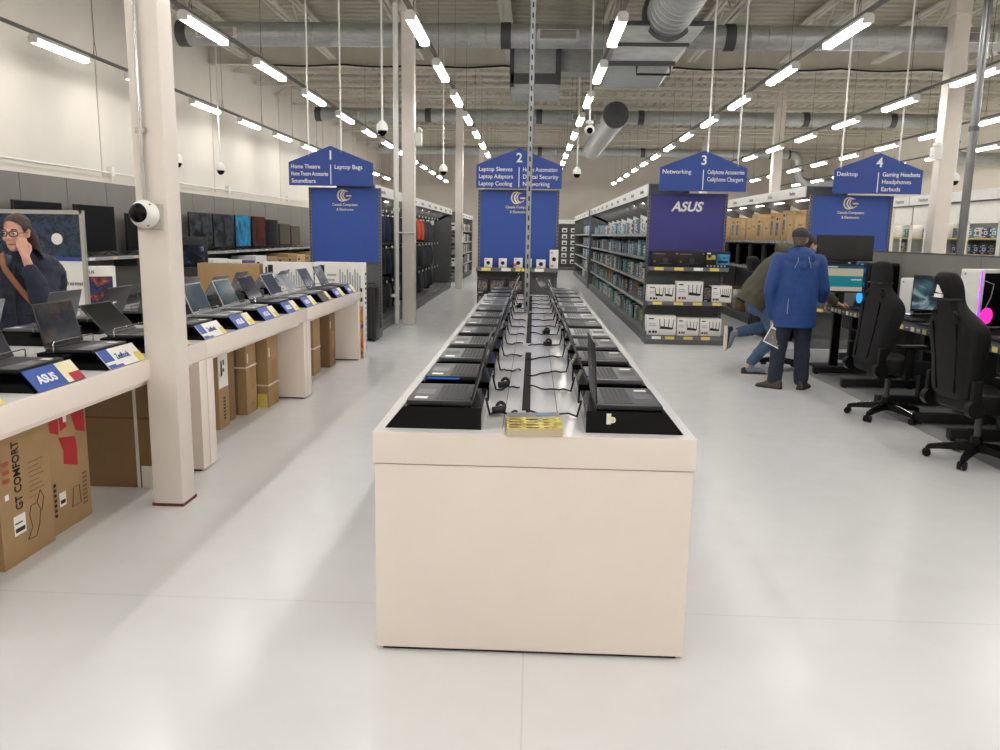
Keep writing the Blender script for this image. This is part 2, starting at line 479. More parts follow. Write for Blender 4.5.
# ------------------------------------------------------------------ ducts
def duct_x(x0, x1, y, z, r, label, bands, grilles=(), caps=()):
    t = thing('air_duct', label, 'air duct', (x0, y, z))
    prof = []; L = x1-x0; n = int(L/.3)
    b = MB(); Mx = Matrix.Rotation(PI/2, 4, 'Y'); pr = [(r, 0)]
    for k in range(1, n):
        s = k*L/n; pr += [(r, s-.008), (r+.008, s), (r, s+.008)]
    pr.append((r, L)); b.lathe(pr, GALV, n=28, M=Mx); b.ob('duct_pipe', t)
    for c in bands:
        MB().lathe([(r+.005, c-x0-.09), (r+.02, c-x0-.085), (r+.02, c-x0+.085), (r+.005, c-x0+.09)], GALV_DK, n=28, M=Mx).ob('collar_band', t)
    for c in grilles:
        g = MB(); c -= x0
        g.box(c-.36, c+.36, -r-.035, -r+.05, -.1, .06, WHITE_PAINT)
        for k in range(7): g.box(c-.31, c+.31, -r-.045, -r-.03, -.085+.02*k, -.078+.02*k, GALV_DK)
        g.ob('air_grille', t)
    return t
duct_x(-6.33, 13.6, 14.75, 5.04, .2, 'first galvanised round duct crossing the ceiling, closest to the counters', (-6.25, -.55, 3.3, 8.0, 12.6, -2.1), (.35, -5.6, 7.35))
duct_x(-6.6, 11.6, 24.75, 5.1, .19, 'second galvanised round duct crossing the ceiling, behind the first', (-6.5, -3.2, .1, 3.1, 7.9, 10.4), (1.4, -5.6))
duct_x(-6.6, 10.2, 34.75, 5.1, .17, 'third galvanised round duct crossing the ceiling, far at the back wall', (-5.9, .2, 4.5, 9.8), (1.2,))

def elbow_run(pts, r, label):
    t = thing('wall_duct', label, 'air duct', pts[0])
    P = [Vector(p)-Vector(pts[0]) for p in pts]; path = []
    for k, p in enumerate(P):
        if 0 < k < len(P)-1:
            a = (P[k-1]-p).normalized()*.4; c = (P[k+1]-p).normalized()*.4
            for s in range(6):
                u = s/5; path.append((p+a)*(1-u)**2 + p*2*u*(1-u) + (p+c)*u*u)
        else: path.append(p)
    MB().tube(path, r, GALV, 18).ob('duct_pipe', t)
    for k, p in enumerate(P[1:-1]):
        MB().tube([p+(P[k]-p).normalized()*.42, p+(P[k]-p).normalized()*.5], r+.015, GALV_DK, 18).ob('collar_band', t)
elbow_run([(11.62, 24.75, 5.1), (12.2, 24.75, 5.1), (12.2, 24.75, 4.05), (13.6, 24.75, 4.05)], .19, 'round duct elbow dropping from the second duct at the right wall')
elbow_run([(10.22, 34.75, 5.1), (11.0, 34.75, 5.1), (11.0, 34.75, 4.0), (13.0, 34.75, 4.0)], .17, 'round duct elbow dropping from the third duct far back')

# plenum box with a fat round duct dropping in
t = thing('duct_plenum', 'large galvanised box duct with a fat spiral pipe, hung above the right aisle', 'air duct', (1.95, 14.2, 4.45))
b = MB().hexa([(-.75,-.35,.0),(.25,-.35,.0),(.25,1.2,-.15),(-.75,1.2,-.15),(-.6,-.5,.55),(.75,-.5,.55),(.75,1.2,.55),(-.75,1.2,.55)], GALV)
b.ob('box', t)
MB().box(-.8, .85, -.56, -.46, .52, .58, GALV_DK).box(-.72, .5, -.46, -.38, .22, .27, GALV_DK).box(-.8, .3, -.4, -.3, -.06, 0, GALV_DK).ob('flange', t)
pr = [(.36, 0)]
for k in range(1, 22): s = k*.25; pr += [(.36, s-.01), (.372, s), (.36, s+.01)]
pr.append((.36, 5.5))
Mx = Matrix.Translation((.15, -.45, .72)) @ Matrix.Rotation(PI/2+.0, 4, 'X')
MB().lathe(pr, GALV, n=32, M=Mx).ob('spiral_pipe', t)
MB().lathe([(.36, -.1), (.43, -.08), (.43, .02), (.36, .04)], GALV_DK, n=32, M=Mx).ob('collar_band', t)
MB().tube([(-.3,-.2,-.02), (-.3,-.2,-.17), (.25,-.2,-.17), (.25,-.2,-.02)], .02, BLACK_PL, 6).ob('bracket', t)
t = thing('duct_box', 'square galvanised box duct hanging behind the first round duct above sign two', 'air duct', (-.1, 16.2, 4.45))
MB().box(-.35, .5, 0, .7, .1, .95, GALV).box(-.4, .55, .05, .9, -.12, .1, GALV).ob('box', t)
MB().box(.46, .56, -.06, .76, .05, 1.0, GALV_DK).box(-.42, -.34, -.05, .76, .0, 1.0, GALV_DK).box(-.4, .5, -.05, .02, .06, .24, GALV_DK).ob('flange', t)
MB().box(.56, 1.6, .1, .6, .3, .95, GALV).ob('side_duct', t)
t = thing('round_duct', 'round duct with a closed grey end running away above the middle aisle', 'air duct', (2.25, 23.5, 5.0))
Mx = Matrix.Rotation(-PI/2, 4, 'X')
MB().lathe([(.34, 0), (.36, .02), (.36, 9.5), (.34, 9.52)], GALV, n=28, M=Mx).ob('duct_pipe', t)
MB().lathe([(.3, -.03), (.36, -.02), (.37, .06), (.36, .07)], GALV_DK, n=28, M=Mx).ob('end_cap', t)

# dark cable and sprinkler pipe by the ceiling beam
b = MB(); pts = []
for k in range(61):
    x = -6.3 + 19.5*k/60; pts.append((x, 18.85, 5.36 - .05*abs(math.sin(k*.55))))
tag(b.tube(pts, .022, BLACK_PL, 6).ob('ceiling_cable'), 'thick black cable draped along the ceiling beam', 'cable')
for y, z in ((12.2, 5.32), (21.5, 5.36), (30., 5.36)):
    b = MB().tube([(XL+.3, y, z), (XR-.3, y, z)], .028, STEEL_CREAM, 8)
    for x in range(-6, 14, 3): b.tube([(x, y, z), (x, y, z+.14)], .012, STEEL_CREAM, 6).cyl((x, y, z+.14), (x, y, z+.16), .03, STEEL_CREAM, n=8)
    tag(b.ob('sprinkler_pipe'), {12.2: 'cream sprinkler pipe under the roof in front of the first duct', 21.5: 'cream sprinkler pipe under the roof between the first and second ducts', 30.: 'cream sprinkler pipe under the roof between the second and third ducts'}[y], 'pipe')

# ------------------------------------------------------------------ hanging aisle signs
def logo(b, cx, y, z, s, M0=toward_camera):
    """gold double-C swirl."""
    def arc(r, w, dx, m, a0, a1):
        R = []
        n = 20
        for k in range(n):
            a = a0 + (a1-a0)*k/n; a2 = a0 + (a1-a0)*(k+1)/n
            w0 = w*(.35+.65*math.sin(PI*(k+.001)/n)); w1 = w*(.35+.65*math.sin(PI*(k+1)/n))
            P = [(cx+dx+(r)*math.cos(a)*.86, y, z+r*math.sin(a)), (cx+dx+(r-w0)*math.cos(a)*.86, y, z+(r-w0)*math.sin(a)),
                 (cx+dx+(r-w1)*math.cos(a2)*.86, y, z+(r-w1)*math.sin(a2)), (cx+dx+r*math.cos(a2)*.86, y, z+r*math.sin(a2))]
            b.face(P, m)
    arc(.085*s, .024*s, 0, GOLD, PI*.3, PI*1.72)
    arc(.075*s, .022*s, .035*s, SIGN_WHITE, PI*.32, PI*1.7)
    arc(.066*s, .02*s, .062*s, GOLD, PI*.35, PI*1.85)
    b.box(cx+.055*s, cx+.13*s, y-.001, y, z-.012*s, z+.006*s, GOLD)
def logo_text(b, cx, y, z, s):
    b.text('Canada Computers', .052*s, toward_camera((cx, y, z-.16*s)), CREAM, .012, width=.36*s)
    b.text('& Electronics', .05*s, toward_camera((cx, y, z-.225*s)), CREAM, .012, width=.24*s)

def aisle_sign(num, xc, y, left, right, label, zb=2.31, rods=(-.33, .16)):
    t = thing('aisle_sign', label, 'aisle sign', (xc, y, zb), group='blue hanging aisle signs')
    w = .64
    poly = [(-w, 0), (w, 0), (w, .34), (0, .585), (-w, .34)]
    MB().prism(poly, 0, .025, SIGN_BLUE, 'y').ob('board', t)
    MB().text(str(num), .19, toward_camera((0, -.003, .385)), SIGN_WHITE, .018).ob('numeral', t, sharp=0, recalc=False)
    for side, lines in ((-1, left), (1, right)):
        b = MB()
        for k, (s, wd) in enumerate(lines):
            b.text(s, .088, toward_camera((-.6 if side < 0 else .06, -.003, .25-.105*k)), SIGN_WHITE, .007, width=wd, align='LEFT')
        b.ob('lettering', t, sharp=0, recalc=False)
    MB().box(-.006, .006, -.003, -.001, .02, .31, SIGN_WHITE).ob('divider_line', t)
    for s in rods: MB().cyl((s, .012, .585-.385*abs(s)-.03), (s, .012, ZJ+.2-zb), .013, WHITE_PL, n=8).ob('hanging_rod', t)
    return t
SY = 12.3
aisle_sign(1, -3.07, SY, [('Home Theatre', .44), ('Home Theatre Accessories', .56), ('Soundbars', .38)], [('Laptop Bags', .44)],
           'blue hanging aisle sign numbered one, listing home theatre and laptop bags')
aisle_sign(2, -.23, SY, [('Laptop Sleeves', .5), ('Laptop Adaptors', .51), ('Laptop Cooling', .5)], [('Home Automation', .51), ('Digital Security', .53), ('Networking', .4)],
           'blue hanging aisle sign numbered two, listing laptop sleeves and digital security', rods=(.185,))
aisle_sign(3, 2.5, SY, [('Networking', .42)], [('Cellphone Accessories', .54), ('Cellphone Chargers', .53)],
           'blue hanging aisle sign numbered three, listing networking and cellphone accessories', rods=(.05, .5))
aisle_sign(4, 5.05, SY, [('Desktop', .32)], [('Gaming Headsets', .54), ('Headphones', .42), ('Earbuds', .28)],
           'blue hanging aisle sign numbered four, listing desktop and gaming headsets', rods=(-.55, .28))
# ================================================================== DISPLAY COUNTERS
GAP = mat('dark_joint', '#57534e', .7, 0, .05)  # dark lines of the cable tray joints
ZT = .885
TOP_LIGHT = mat('top_light_white', '#f1f0ef', .16, 0, .015, 3)  # whiter than the laminate: cool overhead light put into the top's colour
def counter(x0, x1, y0, y1, label, slot, group=None):
    xc = (x0+x1)/2; w = (x1-x0)/2; L = y1-y0
    t = thing('display_counter', label, 'counter', (xc, y0, 0), group=group)
    MB().box(-w, w, .0, L, ZT-.122, ZT, WHITE_LAM, bev=.003).ob('worktop', t)
    for a in (0.004, L-.114-.004):
        p = MB().box(-w+.006, w-.006, a, a+.114, .015, ZT-.126, WHITE_LAM, bev=.002).ob('end_panel', t)
        MB().box(-w+.03, w-.03, a+.015, a+.1, 0, .016, BLACK_PL).ob('plinth', p)
    MB().box(-w+.004, w-.004, .004, L-.004, ZT-.001, ZT+.0004, TOP_LIGHT).ob('top_light_sheet', t)  # thin added sheet carrying the painted overhead light
    MB().box(-w+.05, w-.05, .12, L-.12, ZT-.16, ZT-.126, WHITE_LAM).ob('under_rail', t)
    b = MB()
    for x in (-.12, .1): b.box(x-.0015, x+.0015, .1, L-.05, ZT-.0005, ZT+.0009, GAP)
    b.ob('cable_tray_joint', t)
    if slot:
        MB().box(-.05, -.014, slot[0]-y0, slot[1]-y0, ZT-.0005, ZT+.004, mat('slot_black', '#08080a', .85)).ob('cable_slot', t)
    return t
cw = 'white laminate laptop counter in the centre of the aisle, '
counter(-.585, .625, 2.9, 5.3, cw+'its end panel facing the camera', (3.33, 5.03))
counter(-.585, .625, 5.3, 7.7, cw+'middle unit of three', (5.5, 7.62))
counter(-.585, .625, 7.7, 10.1, cw+'last unit before sign two', (7.78, 9.9))
XA, XB = -3.39, -2.19
lw = 'white laminate laptop counter along the left side, '
counter(XA, XB, 2.82, 5.28, lw+'first unit over the large printed boxes', None)
counter(XA, XB, 5.28, 7.74, lw+'middle unit beside the near column', None)
counter(XA, XB, 7.74, 10.2, lw+'last unit ending at the white television cartons', None)

# ================================================================== LAPTOPS AND RISERS
def riser():
    t = thing('display_riser', 'x', 'display stand')
    MB().prism([(-.185,0),(.185,0),(.115,.085),(-.185,.085)], -.2, .2, BLACK_GLOSS, 'y').ob('plinth', t)
    _p = [(-.1,-.192,.086),(-.1,-.192,.135),(-.098,-.185,.142),(-.098,.185,.142),(-.1,.192,.135),(-.1,.192,.086)]
    MB().tube(_p, .0035, CHROME, 6).ob('wire_bracket', t)
    return t
def price_card(par, kind, y0=-.19, y1=.19):
    """card lying on the sloping front of a riser."""
    o = Vector((.196, y0, .003)); v = Vector((-.075, 0, .091)); u = Vector((0, y1-y0, 0)); n = u.cross(v).normalized()
    b = MB(); e = n*.004
    base = {'asus': BLUE_CARD, 'zen': PAPER, 'dark': BLACK_PL, 'sale': YEL, 'blue': BLUE_CARD}[kind]
    b.hexa([o, o+u, o+u+e, o+e, o+v, o+u+v, o+u+v+e, o+v+e], base)
    q = o+e
    Mx = lambda a, c: face_frame(q+u*a+v*c+n*.002, u, v)
    if kind in ('asus', 'blue'):
        b.panel(q, u, v, [(.62, 0.02, .99, .98, CREAM), (.74, 0.02, .99, .42, RED_INK if kind == 'asus' else YEL)])
        b.text('ASUS', .06, Mx(.31, .3), SIGN_WHITE, .03, width=.15)
    elif kind == 'zen':
        b.panel(q, u, v, [(.0, .35, .26, 1, BLUE_CARD), (0, .0, .2, .2, BLUE_CARD), (.2, 0, .38, .12, BLUE_CARD), (.82, 0, 1, .5, YEL)])
        b.text('ZenBook', .05, Mx(.52, .38), SIGN_BLUE, .02, width=.14)
    elif kind == 'sale':
        b.panel(q, u, v, [(.1, .2, .85, .75, RED_INK), (.2, .35, .6, .6, CREAM)])
    else:
        b.panel(q, u, v, [(.7, .02, .99, .98, CREAM), (.7, .02, .99, .4, YEL)])
    return b.ob('price_card', par, recalc=False, sharp=0)

LB = {'black': mat('laptop_black', '#28282a', .4, .1, .08, 12), 'grey': mat('laptop_grey', '#5c5d61', .36, .3, .05, 12),
      'silver': mat('laptop_silver', '#a4a6a8', .33, .6, .04, 12), 'navy': mat('laptop_navy', '#26283c', .34, .2, .05, 12)}
KEYS = mat('keycap_black', '#2a2a2d', .55, 0, .1, 30); KEYS_G = mat('keycap_grey', '#56575b', .5, 0, .08, 30)
SCR_OFF = mat('dark_display', '#0a0b0e', .1, 0, .05)
SCR = {'off': SCR_OFF,
       'teal': screen_pic('teal_display', ('#14302f', '#25504f', '#2e5c5c'), .55, 4, 1),
       'pine': screen_pic('pine_display', ('#2b3836', '#465652', '#5c6c66'), .5, 3, 2),
       'night': screen_pic('night_display', ('#14142a', '#1b1b3c', '#232450'), .5, 4, 3),
       'slate': screen_pic('slate_display', ('#2a2f44', '#3c4560', '#4a5472'), .5, 4, 4),
       'pale': screen_pic('pale_display', ('#7d8087', '#a9acb2', '#8c8f98'), .6, 3, 5),
       'ember': screen_pic('ember_display', ('#0a0a0b', '#0d0c0c', '#100d0b', '#5a3a18', '#2a1c10'), .3, 5, 6),
       'blue': screen_pic('blue_display', ('#101a26', '#1c3146', '#2c4f70'), .5, 4, 7)}
_lap = {}
def laptop_proto(body, scr):
    key = (body, scr)
    if key in _lap: return _lap[key], False
    bm_ = LB[body]; km = KEYS_G if body == 'silver' else KEYS
    t = thing('laptop', 'x', 'laptop')
    MB().box(-.125, .125, -.18, .18, 0, .019, bm_, bev=.004).ob('base', t)
    b = MB()
    for r in range(6):
        n = 15 if r < 5 else 9
        x = -.092 + r*.0185; wy = .3/n
        for k in range(n):
            y = -.15 + k*wy
            b.box(x, x+.0155, y+.0012, y+wy-.0012, .0188, .0208, km)
    b.ob('keyboard', t)
    MB().box(.035, .108, -.055, .05, .0188, .0195, LB['grey'] if body == 'black' else LB['black']).ob('touchpad', t)
    b = MB(); b.box(.05, .1, .1, .14, .0188, .0194, PAPER)
    b.ob('sticker', t)
    lid = MB().box(-.007, 0, -.18, .18, 0, .238, bm_, bev=.0025).ob('lid', t, loc=(-.122, 0, .02))
    MB().box(0, .0012, -.17, .17, .018, .23, SCR[scr]).ob('display', lid)
    MB().cyl((0, -.13, 0), (0, .13, 0), .007, bm_, n=10).ob('hinge', lid)
    b = MB(); b.box(-.0078, -.006, -.025, .025, .11, .125, CHROME).ob('lid_badge', lid)
    _lap[key] = t
    return t, True
def laptop(x, y, z, rz, tilt, body, scr, label, group):
    t, new = laptop_proto(body, scr)
    if new: t.location = (x, y, z); t.rotation_euler = (0, 0, rz); t['label'] = label; t['group'] = group
    else: t = dup(t, (x, y, z), rz, label, group)
    for c in t.children:
        if c.name.split('.')[0] == 'lid': c.rotation_euler = (0, -math.radians(tilt), 0)
    return t

_ri = riser(); _ri_used = [False]
def put_riser(x, y, rz, label, group, card=None, wire=True):
    if wire and not _ri_used[0]:
        _ri_used[0] = True; t = _ri; t.location = (x, y, ZT+.001); t.rotation_euler = (0, 0, rz); t['label'] = label; t['group'] = group
    else:
        t = _ri.copy(); COL.objects.link(t); t.location = (x, y, ZT+.001); t.rotation_euler = (0,0,rz); t['label'] = label; t['group'] = group
        for k in _ri.children:
            if not wire and k.name.startswith('wire_bracket'): continue
            if k.name.split('.')[0] != 'price_card' and k.name.split('.')[0] != 'sticker': dup(k, parent=t)
    if card: price_card(t, card)
    return t
ZL = ZT+.0875
# --- centre table, two rows of thirteen
tl = [14, 22, 17, 24, 20, 19, 25, 18, 21, 23, 19, 20, 22]
tr = [4, 24, 27, 22, 30, 23, 26, 28, 24, 52, 56, 58, 60]
bl = ['black', 'black', 'grey', 'grey', 'black', 'grey', 'grey', 'black', 'silver', 'silver', 'grey', 'black', 'black']
brr = ['black', 'grey', 'black', 'grey', 'silver', 'black', 'silver', 'grey', 'silver', 'grey', 'black', 'black', 'grey']
for k in range(13):
    y = 3.165 + .545*k
    A = f'{nth(k)} from the front, left row of the centre table'; B = f'{nth(k)} from the front, right row of the centre table'
    r1 = put_riser(-.365, y, PI, 'black glossy riser, '+A, 'risers in the left row of the centre table', wire=False)
    r2 = put_riser(.402, y, 0, 'black glossy riser, '+B, 'risers in the right row of the centre table', wire=False)
    if k == 0:
        b = MB().panel((-.16, -.2, .02), (.345, 0, 0), (0, 0, .06), [(.15, .25, .2, .95, PAPER), (.155, .6, .195, .85, CREAM)])
        b.cyl((-.085, -.2, .052), (-.085, -.2015, .052), .012, PAPER, n=16).cyl((-.085, -.2014, .052), (-.085, -.202, .052), .006, YEL, n=12)
        b.ob('sticker', r2, recalc=False)
    laptop(-.345, y, ZL, PI, tl[k], bl[k], 'off', f'open {bl[k]} laptop, '+A, 'laptops in the left row of the centre table')
    laptop(.382, y, ZL, 0, tr[k], brr[k], 'off', f'open {brr[k]} laptop, '+B, 'laptops in the right row of the centre table')
    if k == 1:
        lb_ = [o for o in COL.objects if o.get('label') == f'open {bl[k]} laptop, '+A][0]
        MB().box(-.03, .115, .1795, .1815, .005, .012, emit('blue_light_bar', '#2a6fd0', .8)).ob('light_bar', lb_)
    # power leads running to the slot
    for s, xr, W in ((-1, -.18, A), (1, .217, B)):
        rr = random.Random(k*7+s)
        pts = [Vector((xr+s*.04-s*.045, y+.02, .965)), Vector((xr-s*.012, y+.03, .93)), Vector((xr-s*.02, y+.04, .894))]
        n = 9; x0 = xr-s*.03; x1 = -.03 + s*.02
        ph = rr.uniform(0, 6); dy = rr.uniform(-.12, .12)
        for q in range(1, n):
            u = q/n
            pts.append(Vector((x0+(x1-x0)*u, y+.04+dy*u+.035*math.sin(ph+u*6), .8905+.006*abs(math.sin(u*8+ph)))))
        pts.append(Vector((x1, y+.04+dy, .8905)))
        b = MB().tube(pts, .0045, BLACK_PL, 6)
        o = tag(b.ob('power_cable'), f'power lead of the laptop {W}', 'cable', 'power leads on the centre table')
        if (s < 0 and k in (0, 1, 9)) or (s > 0 and k in (4, 5)):
            c = pts[5]
            MB().tube([c+Vector((.016*math.cos(a), .012*math.sin(a), .024+.018*math.sin(a))) for a in [2*PI*j/14 for j in range(14)]], .008, BLACK_PL, 8, closed=True).ob('coiled_lead', o)
            MB().cyl(c+Vector((-.03, -.03, .016)), c+Vector((.015, -.012, .02)), .016, BLACK_PL, n=10).ob('plug', o)

# slotted steel post from the table to the roof
t = thing('slotted_post', 'tall slotted steel post rising from the centre table to the roof', 'post', (-.045, 7.69, ZT+.004))
H = ZJ-ZT+.2
MB().box(-.026, .026, 0, .004, 0, H, RAIL_GREY).box(-.026, -.022, 0, .04, 0, H, RAIL_GREY).box(.022, .026, 0, .04, 0, H, RAIL_GREY).ob('channel', t)
b = MB(); z = .06
while z < H-.08: b.box(-.007, .007, -.0015, .0005, z, z+.045, BLACK_PL); z += .09
b.ob('slot', t)
MB().box(-.05, .05, -.03, .07, 0, .006, RAIL_GREY).ob('foot_plate', t)

# catalogue lying on the near end of the centre table
t = thing('catalogue', 'thick yellow and grey printed catalogue lying at the near end of the centre table', 'book', (.02, 3.03, ZT+.001), rz=.03)
pages = mat('page_edges', '#cbbd9f', .8, 0, .12, 60, aniso=(.2, .2, 30))
b = MB(); R0 = []
for k in range(9):
    x = -.105+.21*k/8; lift = .006*(k/8)**3
    R0.append([(x, -.14, lift*.3), (x, .14, lift*.3), (x, .14, .026+lift), (x, -.14, .026+lift)])
b.rings(R0, pages); b.ob('pages', t)
cov = picture('catalogue_cover', ('#e9d75a', '#f0e48a', '#d8c33c', '#8f8a4c', '#f2ecc0'), 22, 3, .35)
b = MB(); cov2 = mat('cover_grey', '#8b8d92', .4, 0, .1, 8)
for k in range(8):
    xa, xb = -.105+.21*k/8, -.105+.21*(k+1)/8; la, lb = .0265+.006*(k/8)**3, .0265+.006*((k+1)/8)**3
    for y0, y1, m in ((-.14, .06, cov), (.06, .14, cov2)):
        b.face([(xa, y0, la), (xb, y0, lb), (xb, y1, lb), (xa, y1, la)], m)
b.box(.01, .09, .075, .125, .0275, .0305, mat('cover_photo', '#6f8aa3', .4)).ob('cover', t, recalc=False)
b = MB()
for r in range(4):
    for c in range(3): b.box(-.095+c*.065, -.05+c*.065, -.125+r*.045, -.117+r*.045, .0275, .0282+.0006*c, RED_INK if (r+c) % 3 == 0 else INK)
b.ob('cover_print', t)

# --- left counter: outer row faces the aisle, back row faces away
fs = [('black','blue',24,'sale'), ('black','blue',24,'asus'), ('black','ember',14,'zen'), ('black','off',44,'blue'), ('black','off',30,'zen'),
      ('silver','pine',22,'blue'), ('silver','teal',24,'blue'), ('navy','night',28,'blue'), ('silver','slate',30,'blue'), ('silver','pale',46,'dark'),
      ('grey','slate',28,'blue'), ('grey','slate',26,'blue')]
what = {'blue': 'dim blue screen', 'ember': 'faintly orange screen', 'off': 'black screen', 'pine': 'grey green screen', 'teal': 'teal screen',
        'night': 'deep navy screen', 'slate': 'slate blue screen', 'pale': 'pale grey screen'}
yy0 = [3.0+.617*k for k in range(12)]
for k, (bd, sc, ti, cd) in enumerate(fs):
    y = yy0[k]
    if y > 9.98: y = 9.95
    w = f'{nth(k)} from the front, aisle row of the left counter'
    put_riser(XB-.2, y, 0, 'riser with sloping price card, '+w, 'risers in the aisle row of the left counter', cd)
    laptop(XB-.225, y, ZL, 0, ti, bd, sc, f'{bd} laptop, {what[sc]}, '+w, 'laptops in the aisle row of the left counter')
    # white spec card standing between machines
    o = MB().box(-.0015, .0015, -.05, .05, 0, .07, PAPER).box(-.012, .012, -.05, .05, 0, .003, PAPER).panel((.0016, -.05, 0), (0, .1, 0), (0, 0, .07), [(.12,.6,.7,.72,INK),(.12,.35,.85,.42,RAIL_GREY)]).ob('spec_card', loc=(XB-.3, min(y+.31, 10.12), ZT), recalc=False)
    tag(o, f'white spec card beside the laptop {w}', 'card', 'spec cards on the left counter')
bs = ['silver', 'silver', 'silver', 'grey', 'black', 'grey', 'grey', 'grey', 'grey', 'grey', 'grey']
for k, bd in enumerate(bs):
    y = 3.1+.617*k + (.08 if k > 2 else -.1)
    w = f'{nth(k)} from the front, rear row of the left counter'
    put_riser(XA+.19, y, PI, 'black glossy riser, '+w, 'risers in the rear row of the left counter')
    laptop(XA+.215, y, ZL, PI, [16, 20, 18, 16, 24, 18, 22, 30, 24, 40, 42][k], bd, 'off', f'{bd} laptop, lid back showing, '+w, 'laptops in the rear row of the left counter')
# ================================================================== CARTONS UNDER AND BEHIND THE LEFT COUNTER
STRAP = mat('white_strap', '#e6e2d8', .5)
def carton(x0, x1, y0, y1, z0, z1, m, label, group=None, prints=None, straps=(), name='cardboard_box', cat='box', tape=True):
    xc, yc = (x0+x1)/2, (y0+y1)/2; w, d, h = (x1-x0)/2, (y1-y0)/2, z1-z0
    b = MB().box(-w, w, -d, d, 0, h, m, bev=.004)
    if tape: b.box(-.03, .03, -d-.0012, d+.0012, -.0, h+.0012, CARD_DK if m is CARD else m)
    if prints: prints(b, w, d, h)
    o = b.ob(name, loc=(xc, yc, z0), recalc=False)
    tag(o, label, cat, group)
    for s in straps:
        MB().box(-w-.003, w+.003, -d-.003, d+.003, s, s+.014, STRAP).ob('strap', o)
    return o
def gt_print(b, w, d, h):
    b.text('GT COMFORT', .075, face_frame((w+.002, -d*.18, h*.62), (0,0,1), (0,-1,0)), INK, .015, width=.34)
    U, V = (0, 2*d, 0), (0, 0, h)
    R = [(.22, .2, .44, .34, PAPER), (.24, .22, .42, .25, INK), (.24,.28,.38,.29,INK), (.1, .48, .17, .52, PAPER), (.52,.42,.72,.425,CARD_DK)]
    for r in range(7): R.append((.55, .46+r*.035, .55+.3-.04*(r%3), .467+r*.035, CARD_DK))
    for r in range(3): R.append((.08, .6+r*.06, .2, .63+r*.06, mat('faded_red_ink', '#b5533a', .7)))
    b.panel((w, -d, 0), U, V, R)
    # line drawing of a chair
    D = mat('brown_ink', '#6b4b2e', .7)
    P = [(.4,.13),(.5,.2),(.46,.3),(.5,.36),(.62,.36),(.68,.3),(.64,.2),(.56,.12),(.4,.13)]
    pt = [Vector((w+.001, -d+2*d*(u+.06), h*v)) for u, v in P]; b.tube(pt, .0025, D, 4)
    P = [(.62,.36),(.7,.44),(.76,.38),(.7,.28)]; b.tube([Vector((w+.001, -d+2*d*(u+.06), h*v)) for u, v in P], .0025, D, 4)
    b.panel((-w, -d, 0), (2*w, 0, 0), (0, 0, h), [(.3, .02, .8, .12, YEL), (.3,.12,.8,.16,INK)])
carton(-2.86, -2.47, 3.49, 3.90, 0, .7, CARD, 'brown cardboard box printed with a chair drawing and black lettering, under the left counter', prints=gt_print)
def red_print(b, w, d, h):
    o, u, v = Vector((w+.0015, -d, 0)), Vector((0, 2*d, 0)), Vector((0, 0, h))
    P = lambda L: [o+u*a+v*c for a, c in L]
    b.face(P([(.05,.98),(.3,.98),(.3,.76),(.1,.8)]), RED_INK); b.face(P([(.55,.98),(.95,.98),(.95,.7),(.72,.74)]), RED_INK)
    b.face(P([(.28,.74),(.68,.7),(.72,.6),(.7,.46),(.36,.52),(.38,.62)]), RED_INK)
    b.face(P([(.32,.98),(.4,.98),(.5,.8),(.34,.78)]), RED_INK)
    b.panel((w, -d, 0), u, v, [(.2,.2,.36,.31,PAPER), (.22,.22,.34,.25,INK), (.42,.84,.5,.89,PAPER)])
    b.panel((w, -d, 0), u, v, [(.78,.12+.035*k,.9,.14+.035*k,CARD_DK) for k in range(8)] + [(.06,.14+.04*k,.12,.165+.04*k,INK) for k in range(7)])
    b.tube([o+u*.5+v*.15, o+u*.55+v*.3, o+u*.7+v*.3, o+u*.72+v*.15, o+u*.5+v*.15], .003, CARD_DK, 4)
carton(-2.86, -2.5, 3.93, 4.31, 0, .7, CARD, 'brown cardboard box with red angular stripes, second under the left counter', prints=red_print)
def dark_print(b, w, d, h):
    b.text('AKRACING', .06, face_frame((-w*.3, -d-.003, h*.86), (-1,0,0), (0,0,-1)), INK, .015, width=.26)
    b.panel((-w, -d, 0), (2*w, 0, 0), (0, 0, h), [(.0, .62, 1, .635, mat('brown_tape', '#6e3b22', .5)), (.86, .0, .98, .2, PAPER), (.95, .0, .98, .2, YEL), (.3,.42,.38,.45,INK)])
    b.box(w*.66, w*.7, -d-.003, -d, 0, h, STRAP)
carton(-3.3, -2.3, 4.79, 5.12, 0, .72, CARD_DK, 'wide dark brown box standing behind the near column under the counter', prints=dark_print, tape=False)
def plain_print(b, w, d, h):
    b.panel((w, -d, 0), (0, 2*d, 0), (0, 0, h), [(.12,.66,.2,.78,PAPER), (.35,.3,.8,.6,mat('pale_brown_ink','#a57b50',.8)), (.4,.1,.7,.14,mat('pale_brown_ink','#a57b50',.8))])
def white_top(b, w, d, h):
    b.panel((w, -d, 0), (0, 2*d, 0), (0, 0, h), [(.05,.48,.95,.99,PAPER)])
    b.panel((w, -d, 0), (0, 2*d, 0), (0, 0, h), [(.25,.62,.4,.8,INK),(.45,.66,.6,.7,INK),(.5,.74,.62,.8,INK)])
    b.panel((w, -d, 0), (0, 2*d, 0), (0, 0, h), [(.4,.1+.04*k,.62,.122+.04*k,INK) for k in range(7)])
carton(-2.9, -2.53, 6.3, 6.52, 0, .71, CARD, 'box with white upper half and brown lower half under the middle counter unit', prints=white_top)
carton(-2.9, -2.56, 6.56, 6.74, 0, .68, CARD_DK, 'dark brown narrow box beside the strapped boxes under the middle counter unit')
carton(-2.72, -2.50, 6.86, 7.12, 0, .7, CARD, 'strapped brown box, first of the two tall ones under the middle counter unit', prints=plain_print, straps=(.42,))
